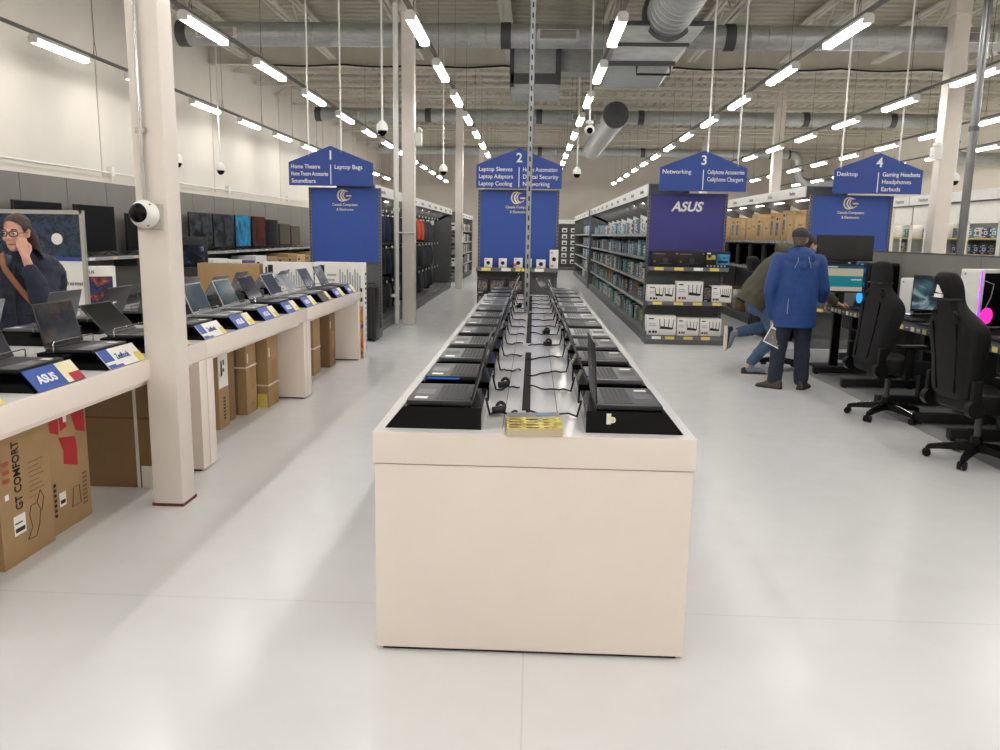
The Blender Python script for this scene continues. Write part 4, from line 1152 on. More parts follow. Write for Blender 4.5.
def tower(w, d, h, label, loc, rz=0., fans=None, glow=None, body=BLACK_PL, group=None, front=None, nf=3):
    """desktop tower, front panel looks along -x."""
    t = thing('desktop_computer', label, 'computer', loc, rz, group)
    MB().box(-d/2, d/2, -w/2, w/2, .015, h, body, bev=.006).ob('case', t)
    MB().box(-d/2+.03, d/2-.02, -w/2-.004, -w/2+.001, .03, h-.03, BLACK_GLOSS).ob('side_window', t)
    for x in (-d/2+.06, d/2-.06): MB().box(x-.03, x+.03, -w/2+.02, w/2-.02, 0, .016, BLACK_PL).ob('foot', t)
    f = MB().box(-d/2-.008, -d/2, -w/2+.008, w/2-.008, .03, h-.015, front or body)
    f.box(-d/2-.0095, -d/2-.008, w/2-.06, w/2-.045, h-.05, h-.035, CHROME); fp = f.ob('front_panel', t)
    if fans:
        R = min(w*.42, h/nf*.42)
        for k in range(nf):
            zc = h*(.5+k)/nf*.94+.03
            Mx = Matrix.Translation((-d/2-.012, 0, zc)) @ Matrix.Rotation(-PI/2, 4, 'Y')
            b = MB().lathe([(R*.8, 0), (R, .001), (R, .006), (R*.8, .006)], fans, n=24, M=Mx)
            for j in range(7):
                a = 2*PI*j/7
                b.hexa([(-d/2-.011, math.cos(a)*R*.2, zc+math.sin(a)*R*.2), (-d/2-.011, math.cos(a+.3)*R*.2, zc+math.sin(a+.3)*R*.2), (-d/2-.011, math.cos(a+.5)*R*.78, zc+math.sin(a+.5)*R*.78), (-d/2-.011, math.cos(a+.05)*R*.78, zc+math.sin(a+.05)*R*.78),
                        (-d/2-.013, math.cos(a)*R*.2, zc+math.sin(a)*R*.2), (-d/2-.013, math.cos(a+.3)*R*.2, zc+math.sin(a+.3)*R*.2), (-d/2-.013, math.cos(a+.5)*R*.78, zc+math.sin(a+.5)*R*.78), (-d/2-.013, math.cos(a+.05)*R*.78, zc+math.sin(a+.05)*R*.78)], glow or fans)
            b.ob('fan', t)
    return t
for k in range(7):
    tower(.22, .42, .42, f'black desktop tower, {nth(k)} from the front on the middle desktop shelf', (4.49, 13.3+.95*k, 1.101), 0, group='black towers on the middle desktop shelf')

# ---- laptop bags
BAGM = [('black', mat('bag_black', '#1d1e21', .85, 0, .15, 30, .15)), ('charcoal', mat('bag_charcoal', '#3a3c40', .85, 0, .15, 30, .15)), ('orange', mat('bag_orange', '#d8502c', .8, 0, .1, 30, .1)), ('navy', mat('bag_navy', '#26304a', .85, 0, .15, 30, .15))]
def bag_proto(nm, m):
    t = thing('laptop_bag', 'x', 'bag')
    b = MB(); R = []
    for z, w, d in ((-.46, .11, .05), (-.45, .145, .075), (-.3, .155, .095), (-.15, .15, .085), (-.05, .13, .065), (0, .09, .03)):
        R.append([(d*math.copysign(abs(math.cos(a))**.6, math.cos(a)), w*math.copysign(abs(math.sin(a))**.6, math.sin(a)), z) for a in [2*PI*j/20 for j in range(20)]])
    b.rings(R, m); b.ob('body', t, sharp=50)
    b = MB(); R = []
    for z, w, d in ((-.42, .09, .02), (-.41, .11, .035), (-.28, .11, .04), (-.2, .1, .02)):
        R.append([(.075+d*math.cos(a), w*math.copysign(abs(math.sin(a))**.6, math.sin(a)), z) for a in [2*PI*j/16 for j in range(16)]])
    b.rings(R, m); b.ob('front_pocket', t)
    MB().tube([(0, -.04, -.01), (0, -.035, .04), (0, 0, .055), (0, .035, .04), (0, .04, -.01)], .008, m, 6).ob('handle', t)
    b = MB()
    for s in (-1, 1): b.tube([(-.04, s*.07, -.03), (-.11, s*.08, -.15), (-.1, s*.09, -.3), (-.05, s*.1, -.42)], .013, m, 6)
    b.ob('shoulder_strap', t)
    MB().box(.0, .108, -.002, .002, -.2, -.15, PAPER).ob('price_tag', t)
    return t
protos = {}
rows_b = [(1.98, 'top'), (1.38, 'middle'), (.8, 'bottom')]
hookb = {}
for ri, (z, rn) in enumerate(rows_b):
    rr = random.Random(30+ri)
    for k in range(15):
        y = 13.02+.56*k + rr.uniform(-.03, .03)
        ci = 2 if ri == 0 and k in (10, 11) else (rr.choice([0, 0, 1, 3]))
        nm, m = BAGM[ci]
        lb = f'{nm} laptop bag, {nth(k)} from the front in the {rn} row of aisle one'; gp = f'laptop bags in the {rn} row'
        if ci not in protos: o = protos[ci] = bag_proto(nm, m); o['label'] = lb; o['group'] = gp; o.location = (-2.74, y, z-.055); o.rotation_euler = (0, 0, PI/2+rr.uniform(-.5, .3)); o.scale = (1, 1, .95 if ri < 2 else 1)
        else: dup(protos[ci], (-2.74, y, z-.055), PI/2-.2+rr.uniform(-.5, .3), lb, gp, scale=(1.05, 1.05, rr.uniform(.9, 1.15)))
        # the hook it hangs on belongs to the shelf run
        h = MB().tube([(-.0, 0, 0), (.56, 0, 0), (.58, 0, .02)], .006, BLACK_PL, 6)
        h.box(.57, .585, -.02, .02, -.015, .025, PAPER)
        o = h.ob('hook', G1, loc=(.0, y-12.7, z))
# ---- back wall rack
t = thing('peg_rack', 'dark rack of white carded goods against the far wall at the end of the aisle', 'shelf', (.2, 39.4, 0))
MB().box(0, 6.5, 0, .1, 0, 2.2, DARK_GREY).ob('back_panel', t); MB().box(0, 6.5, -.5, 0, 0, .14, SHELF_GREY).ob('base', t)
MB().box(0, 6.5, -.1, .0, 2.2, 2.4, WHITE_PL).ob('header_board', t)
for r in range(6):
    for c in range(7):
        b = MB().box(-.12, .12, -.02, .02, 0, .2, WBOX).panel((-.12, -.02, 0), (.24, 0, 0), (0, 0, .2), [(.2, .15, .8, .6, BLKC)])
        goods(b, 'carded_goods', (1.1+.42*c, 39.3, .3+.3*r), f'white carded packet on the far rack, {nth(r)} row up and {nth(c)} across', 'carded packets on the far rack')

# ---- black cases standing on the floor at the first endcap
for k, (x, y) in enumerate(((-2.64, 12.12), (-2.43, 12.05))):
    t = thing('hard_case', ('tall ribbed black case on the floor behind the white cartons', 'tall ribbed black case on the floor next to the perforated upright')[k], 'case', (x, y, 0))
    MB().box(-.1, .1, -.16, .16, .03, .82, BLACK_PL, bev=.025).ob('shell', t)
    b = MB()
    for q in range(4): b.box(-.085+.05*q, -.065+.05*q, -.168, .168, .08, .78, mat('case_rib', '#232427', .5))
    b.ob('rib', t)
    MB().tube([(-.06, 0, .81), (-.06, 0, .87), (.06, 0, .87), (.06, 0, .81)], .009, BLACK_PL, 6).ob('handle', t)
    for s in (-1, 1):
        for q in (-1, 1): MB().cyl((q*.07-.012, s*.12, .025), (q*.07+.012, s*.12, .025), .025, BLACK_PL, n=12).ob('wheel', t)

# ---- glass cabinets at the right
GLASS = glass_mat()
CABW = mat('cabinet_white', '#f4f0e8', .35, 0, .02)
def cabinet(y, L, label, txt, hd):
    t = thing('glass_cabinet', label, 'cabinet', (8.7, y, 0))
    MB().box(0, .5, 0, L, 0, .7, CABW).ob('plinth', t)
    b = MB().box(.46, .5, 0, L, .7, 2.45, MID_GREY).box(0, .5, 0, .03, .7, 2.45, CABW).box(0, .5, L-.03, L, .7, 2.45, CABW)
    b.ob('body', t)
    MB().box(-.01, .5, 0, L, 2.05, 2.42, CABW).ob('upper_panel', t)
    f = MB()
    for yy in (0, L/2-.02, L-.05): f.box(-.02, 0, yy, yy+.05, .7, 2.05, CABW)
    f.box(-.02, 0, 0, L, 2.0, 2.05, CABW).box(-.02, 0, 0, L, .7, .76, CABW)
    d = f.ob('door_frame', t)
    MB().box(-.012, -.006, .04, L-.04, .75, 2.0, GLASS).ob('glass_pane', d)
    MB().box(.1, .14, .05, L-.05, 2.03, 2.045, LED).ob('led_strip', t)
    for z in (1.05, 1.4, 1.72):
        s = MB().box(.02, .45, .03, L-.03, z-.012, z, MID_GREY).box(.01, .02, .03, L-.03, z-.035, z, YEL).ob('shelf', t)
    if hd:
        b = MB().box(-.12, -.08, 0, L, 2.44, 2.64, WHITE_PL).box(-.08, .5, 0, L, 2.42, 2.46, SHELF_GREY)
        if txt: b.text(txt, .12, toward_minus_x((-.123, L/2, 2.5)), MID_GREY, .01)
        b.ob('header_board', t)
cabinet(14.0, 1.5, 'lit white glass cabinet closest to the dark pole', '', True)
cabinet(15.52, 2.2, 'lit white glass cabinet between the dark pole and the big column', '', True)
cabinet(17.75, 1.3, 'lit white glass cabinet with a headset inside, under the header board', 'Headsets', True)
cabinet(19.1, .9, 'lit white glass cabinet beside the fourth sign', 'Headsets', True)
kinds = [('navy', NAVYC), ('white', WBOX), ('grey', GREYC), ('teal', TEAL), ('black', BLKC)]
for ci, (y0, L, cn) in enumerate(((14.0, 1.5, 'the cabinet closest to the dark pole'), (15.55, 2.2, 'the cabinet next to the big column'), (17.75, 1.3, 'the headset cabinet'), (19.1, .9, 'the cabinet beside the fourth sign'))):
    rr = random.Random(200+ci)
    for z, sn in ((1.05, 'lowest'), (1.4, 'middle'), (1.72, 'top')):
        n = int(L/.3)
        for k in range(n):
            if ci == 2 and z == 1.4 and k in (1, 2): continue
            f = rr.choice([0, 3, 4, 5, 1])
            small_carton(f, -1, 8.95, y0+.18+.29*k, z, .2, .2, f'{FAM[f][0]} boxed accessory, {nth(k)} on the {sn} shelf of {cn}', 'boxed accessories in '+cn, .16)
t = thing('headset', 'light blue over ear headset on a round head display inside a glass cabinet', 'headphones', (8.92, 18.45, 1.4))
MB().lathe([(.06, 0), (.06, .01), (.02, .03), (.02, .12), (.0, .13)], BLACK_PL).ob('stand', t)
MB().ball((0, 0, .2), (.08, .09, .1), BLACK_PL).ob('head_form', t)
MB().tube([(0, .1*math.cos(a), .2+.11*math.sin(a)) for a in [PI*j/12 for j in range(13)]], .014, SKY, 8).ob('headband', t)
for s in (-1, 1): MB().cyl((0, s*.085, .18), (0, s*.125, .18), .045, SKY, n=16).ob('ear_cup', t)
# ================================================================== GAMING DESKS
DTOP, DX0, DX1 = .83, 3.62, 4.38
DESK = mat('desk_black', '#111112', .5, 0, .08, 10); FOOTG = mat('desk_leg_grey', '#2c2c2e', .5, .1, .06, 10)
RAILB = mat('navy_price_rail', '#3f4a63', .35, 0, .06, 10)
def desk(y0, y1, label, feet):
    t = thing('gaming_desk', label, 'desk', (DX0, y0, 0), group='gaming desks')
    L = y1-y0; W = DX1-DX0
    MB().box(0, W, 0, L, DTOP-.035, DTOP, DESK, bev=.003).ob('desktop', t)
    b = MB().box(-.014, 0, 0, L, DTOP-.05, DTOP+.004, RAILB); y = .05; k = 0
    while y < L-.1:
        b.panel((-.014, y+.075, DTOP-.046), (0, -.075, 0), (0, 0, .046), [(0, .04, 1, .96, (YEL, RAIL_GREY, CREAM, RAILB)[k % 4])] + ([(.1, .5, .9, .7, PAPER)] if k % 2 else []))
        y += .115; k += 1
    b.ob('price_rail', t, recalc=False)
    for f in feet:
        f -= y0
        o = MB().box(-.14, .72, f-.04, f+.04, .02, .1, FOOTG, bev=.006).box(-.13, -.09, f-.03, f+.03, .004, .022, BLACK_PL).box(.6, .64, f-.03, f+.03, .004, .022, BLACK_PL)
        o.box(.26, .34, f-.035, f+.035, .1, DTOP-.07, FOOTG).box(.02, .66, f-.03, f+.03, DTOP-.07, DTOP-.036, FOOTG).ob('leg', t)
    MB().box(.62, .64, .06, L-.06, .25, DTOP-.036, DESK).ob('modesty_panel', t)
    b = MB()
    for k in range(5): b.tube([(.08+.02*k, L*.3, DTOP-.04), (.08+.02*k, L*.3, DTOP-.22), (.08+.02*k, L*.7, DTOP-.22), (.08+.02*k, L*.7, DTOP-.04)], .005, BLACK_PL, 5)
    b.ob('wire_basket', t)
desk(5.3, 6.88, 'black gaming desk closest to the camera, behind the nearer gaming chair', (5.6, 6.6))
desk(6.9, 8.48, 'black gaming desk in the middle, holding the white tower with pink light', (7.2, 8.03))
desk(8.5, 10.1, 'black gaming desk at the end where the two men stand', (8.95, 9.85))

FABG = mat('divider_grey', '#77756f', .7, 0, .05, 3)
def divider(y0, y1, label):
    t = thing('desk_divider', label, 'partition', (4.45, y0, 0), group='grey desk divider panels')
    MB().box(-.03, .03, .004, y1-y0-.004, .8, 1.49, FABG, bev=.004).ob('panel', t)
    MB().box(-.028, .028, .004, y1-y0-.004, .05, .8, BLACK_PL).ob('lower_panel', t)
    MB().box(-.032, .032, .0, y1-y0, 1.485, 1.5, DARK_GREY).ob('top_cap', t)
    for y in (.1, y1-y0-.1): MB().box(-.2, .2, y-.03, y+.03, 0.004, .1, DARK_GREY).ob('foot', t)
divider(4.0, 6.3, 'grey divider panel behind the nearest desk'); divider(6.3, 8.15, 'grey divider panel behind the white tower with pink light')
divider(8.15, 9.9, 'grey divider panel behind the black tower with blue fans'); divider(9.9, 11.2, 'last grey divider panel, under the tall dark monitor')

# dark pole
t = thing('power_pole', 'dark metal power pole rising from the desk divider to the roof', 'pole', (4.5, 8.72, 0))
MB().cyl((0, 0, 1.5), (0, 0, ZJ+.3), .042, mat('pole_grey', '#77787a', .3, .7, .1, 6), n=18).ob('pole', t)
MB().box(-.06, .06, -.06, .06, 0, 1.5, DARK_GREY).ob('lower_post', t)
MB().cyl((0, 0, 2.75), (0, 0, 2.8), .05, GALV_DK, n=18).ob('coupling', t)

def monitor(loc, rz, w, h, scr, label, stand=.13, curve=False):
    """screen looks along local -y; loc at the foot."""
    t = thing('monitor', label, 'monitor', loc, rz)
    MB().box(-w/2, w/2, -.012, .02, stand, stand+h, BLACK_PL, bev=.004).ob('case', t)
    MB().box(-w/2+.008, w/2-.008, -.0135, -.012, stand+.015, stand+h-.008, scr).ob('display', t)
    MB().box(-.03, .03, .02, .04, .01, stand+h*.5, BLACK_PL).ob('stand', t)
    MB().box(-.13, .13, -.09, .1, 0, .012, BLACK_PL, bev=.003).ob('stand_base', t)
    return t
game = screen_pic('game_display', ('#161b20', '#2c3a42', '#48606a', '#8fa6a8', '#33454c'), .75, 2.6, 3)
m1 = monitor((3.77, 9.9, DTOP+.001), -.1, .46, .34, SCR_OFF, 'monitor showing a cream and teal page, beside the black tower with blue fans', .17)
web = MB()
def band(a, c, m, x0=-.215, x1=.215): web.box(x0, x1, -.0142, -.0136, .17+a, .17+c, m)
W1 = emit('page_cream', '#cfc7ae', .55); W2 = emit('page_teal', '#158a96', .6); W3 = emit('page_dark', '#2b5a6a', .5); W4 = emit('page_white', '#dfe6e2', .6)
band(.29, .325, W3); band(.2, .29, W1); band(.07, .2, W2); band(.02, .07, W1); band(.3, .315, W4, -.2, -.08); band(.15, .165, W4, .08, .2)
web.ob('page_picture', m1)
monitor((4.16, 8.22, DTOP+.001), -.55, .62, .36, game, 'monitor showing a grey blue game scene, between the two white computer cases', .1)
satin = mat('satin_display', '#3a3a3a', .22, .3, .1, 2)
t = thing('monitor', 'wide dark blank monitor raised high on a stand under the fourth sign', 'monitor', (3.92, 10.35, 0))
MB().box(-.35, .35, -.02, .03, 1.37, 1.69, BLACK_PL, bev=.006).ob('case', t)
MB().box(-.34, .34, -.0225, -.02, 1.385, 1.68, satin).ob('display', t)
MB().box(-.26, .14, -.05, .02, 1.33, 1.365, BLACK_PL).box(.04, .07, -.052, -.05, 1.34, 1.355, PAPER).ob('sound_bar', t)
MB().box(-.05, .05, .03, .08, .02, 1.5, BLACK_PL).ob('stand', t); MB().box(-.25, .25, -.1, .25, 0.004, .03, BLACK_PL).ob('stand_base', t)

BLUEG = emit('blue_fan_glow', '#1f8fe0', 1.6); PINKG = emit('pink_fan_glow', '#ff2fb0', 1.3); VIO = emit('violet_light', '#a03cff', 2.5)
tower(.22, .44, .53, 'black gaming tower with three glowing blue fans on the desk by the standing man', (4.24, 10.0, DTOP+.001), .1, BLUEG, BLUEG)
# tall handle on top of that tower
wt = tower(.2, .38, .4, 'small white computer case with a light edge, left of the game screen', (4.27, 8.98, DTOP+.001), .25, None, None, WHITE_PL)
MB().box(-.2, .1, -.106, -.104, .05, .08, LB['grey']).prism([(-.05, .25), (.08, .3), (.12, .05), (.0, .05)], -.108, -.105, LB['grey'], 'y').ob('side_trim', wt)
MB().box(-.196, -.193, -.1, .1, .012, .02, emit('soft_white_light', '#cfd4ff', 2.0)).ob('light_strip', wt)
wt = tower(.23, .46, .55, 'big white computer case with a violet light line and a pink glowing fan', (4.27, 7.68, DTOP+.001), .35, None, None, WHITE_PL)
MB().box(-.238, -.232, -.119, -.108, .03, .54, VIO).ob('light_strip', wt)
Mx = Matrix.Translation((-.14, -.121, .13)) @ Matrix.Rotation(PI/2, 4, 'X')
b = MB().lathe([(.05, 0), (.075, .001), (.075, .004), (.05, .004)], PINKG, n=28, M=Mx)
for j in range(7):
    a = 2*PI*j/7; c = lambda r, q: (-.14+r*math.cos(q), -.1235, .13+r*math.sin(q))
    b.face([c(.012, a), c(.052, a+.1), c(.052, a+.6), c(.012, a+.5)], PINKG)
b.ob('fan', wt)
MB().tube([(-.2, -.125, .45), (-.1, -.13, .42), (-.12, -.13, .3), (-.17, -.13, .2)], .004, RAIL_GREY, 6).ob('inner_cable', wt)
tower(.22, .44, .5, 'black computer tower standing behind the big white case', (4.3, 6.9, DTOP+.001), .3, group=None)

def keyboard(loc, rz, label):
    t = thing('computer_keyboard', label, 'keyboard', loc, rz)
    MB().box(-.07, .07, -.22, .22, 0, .02, BLACK_PL, bev=.004).ob('base', t)
    b = MB()
    for r in range(6):
        for c in range(18): b.box(-.062+.021*r, -.045+.021*r, -.21+.0235*c, -.19+.0235*c, .02, .027, KEYS)
    b.ob('keys', t)
keyboard((3.8, 9.3, DTOP+.001), 0, 'black computer keyboard on the end desk near the resting hand')
keyboard((3.85, 8.3, DTOP+.001), 0, 'black computer keyboard below the game screen')
keyboard((3.85, 6.6, DTOP+.001), 0, 'black computer keyboard on the nearest desk')
def mouse(loc, label):
    o = MB().ball((0, 0, .012), (.055, .03, .022), BLACK_PL).ob('computer_mouse', loc=loc); tag(o, label, 'mouse')
mouse((3.78, 8.78, DTOP+.012), 'black mouse on the middle desk beside a keyboard')
# laptop-like slab on the desk
t = thing('tablet', 'closed dark laptop lying flat on the desk beside the small white case', 'laptop', (3.86, 7.7, DTOP+.001), .1)
MB().box(-.12, .12, -.17, .17, 0, .02, LB['black'], bev=.004).ob('base', t)
t.name = 'closed_laptop'
MB().box(.118, .122, -.03, .03, .006, .014, CHROME).ob('badge', t)
b = MB().box(-.13, .13, -.2, .2, 0, .003, mat('blue_mat', '#2c4aa0', .5))
tag(b.ob('desk_mat', loc=(3.86, 7.1, DTOP+.001)), 'small blue mat lying on the desk by the rail in front of the white case', 'mat')

# ================================================================== GAMING CHAIRS
LEATH = mat('black_leather', '#101011', .5, 0, .08, 40, .06); FABC = mat('charcoal_fabric', '#1c1c1e', .8, 0, .12, 60, .1)
CPL = mat('chair_plastic', '#0f0f10', .45, 0, .06, 20)
for q in (LEATH, FABC, CPL, DESK, FOOTG): q.node_tree.nodes['Principled BSDF'].inputs['Specular IOR Level'].default_value = .22
def gaming_chair(loc, rz, label, lean, hm, chrome=False, badge=False, base_rot=0., hz=.46):
    t = thing('gaming_chair', label, 'chair', loc, rz)
    b = MB()
    # star base
    for k in range(5):
        a = base_rot + 2*PI*k/5; c, s = math.cos(a), math.sin(a)
        o = MB(); R = []
        for r, z, w, h in ((.03, .115, .032, .03), (.12, .112, .03, .026), (.24, .095, .024, .02), (.32, .08, .02, .016)):
            R.append([(c*r - s*y, s*r + c*y, z+q) for y, q in ((-w, -h), (w, -h), (w*.8, h), (-w*.8, h))])
        leg = o.rings(R, CPL).ob('leg', t)
        if chrome:
            MB().tube([(c*r, s*r, z) for r, z in ((.12, .142), (.22, .124), (.31, .1))], .007, CHROME, 6).ob('chrome_trim', leg)
        cx, cy = c*.32, s*.32
        cs = MB()
        for q in (-.018, .018):
            cs.cyl((cx - s*(q-.011), cy + c*(q-.011), .034), (cx - s*(q+.011), cy + c*(q+.011), .034), .03, CPL, n=16)
        cs.cyl((cx, cy, .03), (cx, cy, .085), .01, CPL, n=8).ob('caster', leg)
    MB().cyl((0,0,.08), (0,0,.2), .04, CPL, n=18).cyl((0,0,.2), (0,0,hz-.08), .025, DARK_GREY, n=14).ob('gas_lift', t)
    MB().box(-.15, .12, -.1, .1, hz-.1, hz-.06, CPL, bev=.008).tube([(.02, .1, hz-.08), (.03, .3, hz-.09)], .007, CPL, 6).ob('tilt_mechanism', t)
    # seat
    R = []
    for x, w, z0, z1 in ((-.25, .2, -.04, .05), (-.22, .24, -.06, .07), (0, .26, -.06, .06), (.2, .265, -.06, .065), (.26, .25, -.05, .05), (.28, .22, -.02, .02)):
        R.append([(x, -w*.8, hz+z0), (x, -w, hz+z0+.03), (x, -w, hz+z1+.025), (x, -w*.82, hz+z1+.03), (x, -w*.6, hz+z1), (x, w*.6, hz+z1), (x, w*.82, hz+z1+.03), (x, w, hz+z1+.025), (x, w, hz+z0+.03), (x, w*.8, hz+z0)])
    s = MB().rings(R, hm).ob('seat', t)
    md = s.modifiers.new('soft', 'SUBSURF'); md.levels = md.render_levels = 2
    # backrest
    tl = math.tan(lean); R = []
    for z, w, f, th in ((.0, .17, .0, .03), (.02, .235, .03, .05), (.14, .245, .07, .06), (.3, .235, .08, .06), (.42, .27, .11, .06), (.52, .285, .11, .055), (.6, .235, .07, .05), (.66, .155, .025, .045), (.72, .125, .015, .05), (.8, .135, .02, .06), (.88, .125, .015, .055), (.915, .095, .0, .035), (.925, .05, .0, .015)):
        w *= .92; x0 = -.24 - z*tl + .03*math.sin(z*3.2); z += hz+.03
        R.append([(x0+px, py*w, z) for px, py in ((-th, .55), (-th*.7, .9), (.01, 1.), (.03+f, .97), (.03+f, .8), (.045, .55), (.04, 0), (.045, -.55), (.03+f, -.8), (.03+f, -.97), (.01, -1.), (-th*.7, -.9), (-th, -.55), (-th*1.05, 0))])
    bk = MB().rings(R, hm).ob('backrest', t)
    md = bk.modifiers.new('soft', 'SUBSURF'); md.levels = md.render_levels = 2
    # harness slots beside the neck
    for s_ in (-1, 1):
        z = .63; x0 = -.24 - z*tl + .03*math.sin(z*3.2); z += hz+.03
        MB().ball((x0-.028, s_*.115, z), (.035, .03, .05), BLACK_GLOSS, Matrix.Rotation(s_*.5, 3, 'X'), 14, 8).ob('harness_slot', bk)
    # piping seams on the back shell
    for s_ in (-1, 1):
        P = []
        for q in range(9):
            z = .06+.5*q/8; x0 = -.24 - z*tl + .03*math.sin(z*3.2)
            P.append((x0-.054-.004, s_*(.1+.03*q/8), z+hz+.03))
        MB().tube(P, .006, BLACK_GLOSS, 5).ob('seam', bk)
    z = .8; x0 = -.24 - z*tl + .03*math.sin(z*3.2); z += hz+.03
    MB().box(x0-.054, x0+.052, -.118, .118, z-.075, z-.06, BLACK_PL, bev=.004).ob('head_strap', bk)
    if badge:
        b = MB().prism([(-.03, -.01), (.028, .0), (.012, .075)], x0-.066, x0-.05, PAPER, 'x', Matrix.Translation((0, .02, z-.02)))
        b.box(x0-.066, x0-.05, -.02, .06, z-.06, z-.035, PAPER).ob('white_emblem', bk)
    # arms
    for s_ in (-1, 1):
        MB().box(-.05, .03, s_*.3-.02, s_*.3+.02, hz-.06, hz+.2, CPL, bev=.008).box(-.04, .02, min(s_*.12, s_*.3), max(s_*.12, s_*.3), hz-.075, hz-.05, CPL).ob('arm_post', t)
        MB().box(-.13, .13, s_*.3-.045, s_*.3+.045, hz+.2, hz+.235, CPL, bev=.012).ob('arm_pad', t)
        MB().cyl((-.24, s_*.22, hz), (-.24, s_*.275, hz), .065, CPL, n=18).box(-.275, -.205, s_*.25-.02, s_*.25+.02, hz-.02, hz+.2, CPL, bev=.01).ob('recline_hinge', t)
    return t
gaming_chair((3.35, 5.95, 0), .15, 'black racing style gaming chair with a white emblem on the headrest, closest to the camera', .17, LEATH, badge=True, base_rot=.06)
gaming_chair((3.31, 7.42, 0), .15, 'charcoal fabric gaming chair with chrome trimmed base, at the middle desk', -.07, FABC, chrome=True, base_rot=-.06, hz=.49)
gaming_chair((3.12, 10.2, 0), .2, 'black gaming chair half hidden behind the two men', .2, LEATH, base_rot=.3)
# ================================================================== PEOPLE
def V(*a): return Vector(a)
def capsule(bm, p0, p1, r0, r1, n=14):
    p0, p1 = Vector(p0), Vector(p1); d = p1-p0
    if d.length < 1e-5: d = V(0, 0, .001)
    q = d.to_track_quat('Z', 'Y').to_matrix().to_4x4(); L = d.length
    R = []
    for k in range(5): a = -PI/2 + PI/2*k/5; R.append((r0*math.cos(a) + 1e-4, r0*math.sin(a)))
    R.append((r0, 0)); R.append((r1, L))
    for k in range(1, 6): a = PI/2*k/5; R.append((r1*math.cos(a) + 1e-4, L + r1*math.sin(a)))
    T = Matrix.Translation(p0) @ q
    rows = [[bm.verts.new(T @ V(r*math.cos(2*PI*j/n), r*math.sin(2*PI*j/n), z)) for j in range(n)] for r, z in R]
    for A, B in zip(rows, rows[1:]):
        for j in range(n): bm.faces.new((A[j], A[(j+1) % n], B[(j+1) % n], B[j]))
    bm.faces.new(rows[0][::-1]); bm.faces.new(rows[-1])
def ellip(bm, c, r, M=None):
    T = Matrix.Translation(c) @ (M.to_4x4() if M else Matrix()) @ Matrix.Diagonal((*r, 1))
    bmesh.ops.create_uvsphere(bm, u_segments=20, v_segments=12, radius=1, matrix=T)
def flesh(name, blobs, m, voxel, parent, smooth=6, wrinkle=0., wsize=.12, origin=(0,0,0), cut=None):
    """fuse overlapping volumes into one continuous skin."""
    bm = bmesh.new()
    for q in blobs:
        if q[0] == 'c': capsule(bm, *q[1:])
        elif q[0] == 'l':                                     # chain of joints with radii
            P, r = q[1], q[2]
            for a in range(len(P)-1): capsule(bm, P[a], P[a+1], r[a], r[a+1])
        else: ellip(bm, *q[1:])
    me = bpy.data.meshes.new(name); bm.to_mesh(me); bm.free()
    o = bpy.data.objects.new(name, me); COL.objects.link(o)
    r = o.modifiers.new('r', 'REMESH'); r.mode = 'VOXEL'; r.voxel_size = voxel
    s = o.modifiers.new('s', 'SMOOTH'); s.iterations = smooth; s.factor = .5
    if wrinkle:
        tx = bpy.data.textures.new(name, 'CLOUDS'); tx.noise_scale = wsize; tx.noise_depth = 3
        d = o.modifiers.new('d', 'DISPLACE'); d.texture = tx; d.strength = wrinkle; d.mid_level = .5; d.texture_coords = 'LOCAL'
    dg = bpy.context.evaluated_depsgraph_get(); dg.update()
    me2 = bpy.data.meshes.new_from_object(o.evaluated_get(dg)); bpy.data.objects.remove(o)
    me2.name = name
    if cut:
        bm = bmesh.new(); bm.from_mesh(me2)
        for co, no in cut:
            bmesh.ops.bisect_plane(bm, geom=bm.verts[:]+bm.edges[:]+bm.faces[:], plane_co=co, plane_no=no, clear_outer=True)
        bm.to_mesh(me2); bm.free()
    me2.materials.clear(); me2.materials.append(m)
    for p in me2.polygons: p.use_smooth = True; p.material_index = 0
    o = bpy.data.objects.new(name, me2); COL.objects.link(o); o.parent = parent
    return o
def hand_blobs(M, curl, spread=.0, thumb=.6):
    """wrist at the origin, fingers along +y, palm looks along -z, thumb on the +x side."""
    B = []; T = lambda *p: M @ V(*p)
    kx = (-.032, -.011, .011, .031); ln = (.052, .069, .075, .067); ky = (.078, .088, .091, .085)
    for i in range(4):
        B.append(('c', T(kx[i]*.55, .012, 0), T(kx[i], ky[i], 0), .014, .0115))
        p = V(kx[i], ky[i], 0); a = 0.; r = .0098 if i else .0085
        for fr, cb in ((.45, .75), (.31, 1.), (.24, .8)):
            a += curl*cb; q = p + V(kx[i]*spread*fr, math.cos(a), -math.sin(a))*ln[i]*fr
            B.append(('c', T(*p), T(*q), r, r*.9)); p = q; r *= .9
    B.append(('e', T(0, .05, -.004), (.036, .045, .014), M.to_3x3()))
    a0 = T(.02, .022, -.006); a1 = T(.046, .05, -.012-.01*thumb); a2 = T(.054, .078, -.018-.026*thumb); a3 = T(.05, .098, -.024-.04*thumb)
    B += [('c', a0, a1, .015, .0125), ('c', a1, a2, .0115, .0105), ('c', a2, a3, .0105, .009)]
    return B
def hand_frame(w, fdir, palm):
    y = Vector(fdir).normalized(); z = -Vector(palm); z = (z - y*z.dot(y)).normalized(); x = y.cross(z)
    M = Matrix((x, y, z)).transposed().to_4x4(); M.translation = Vector(w); return M
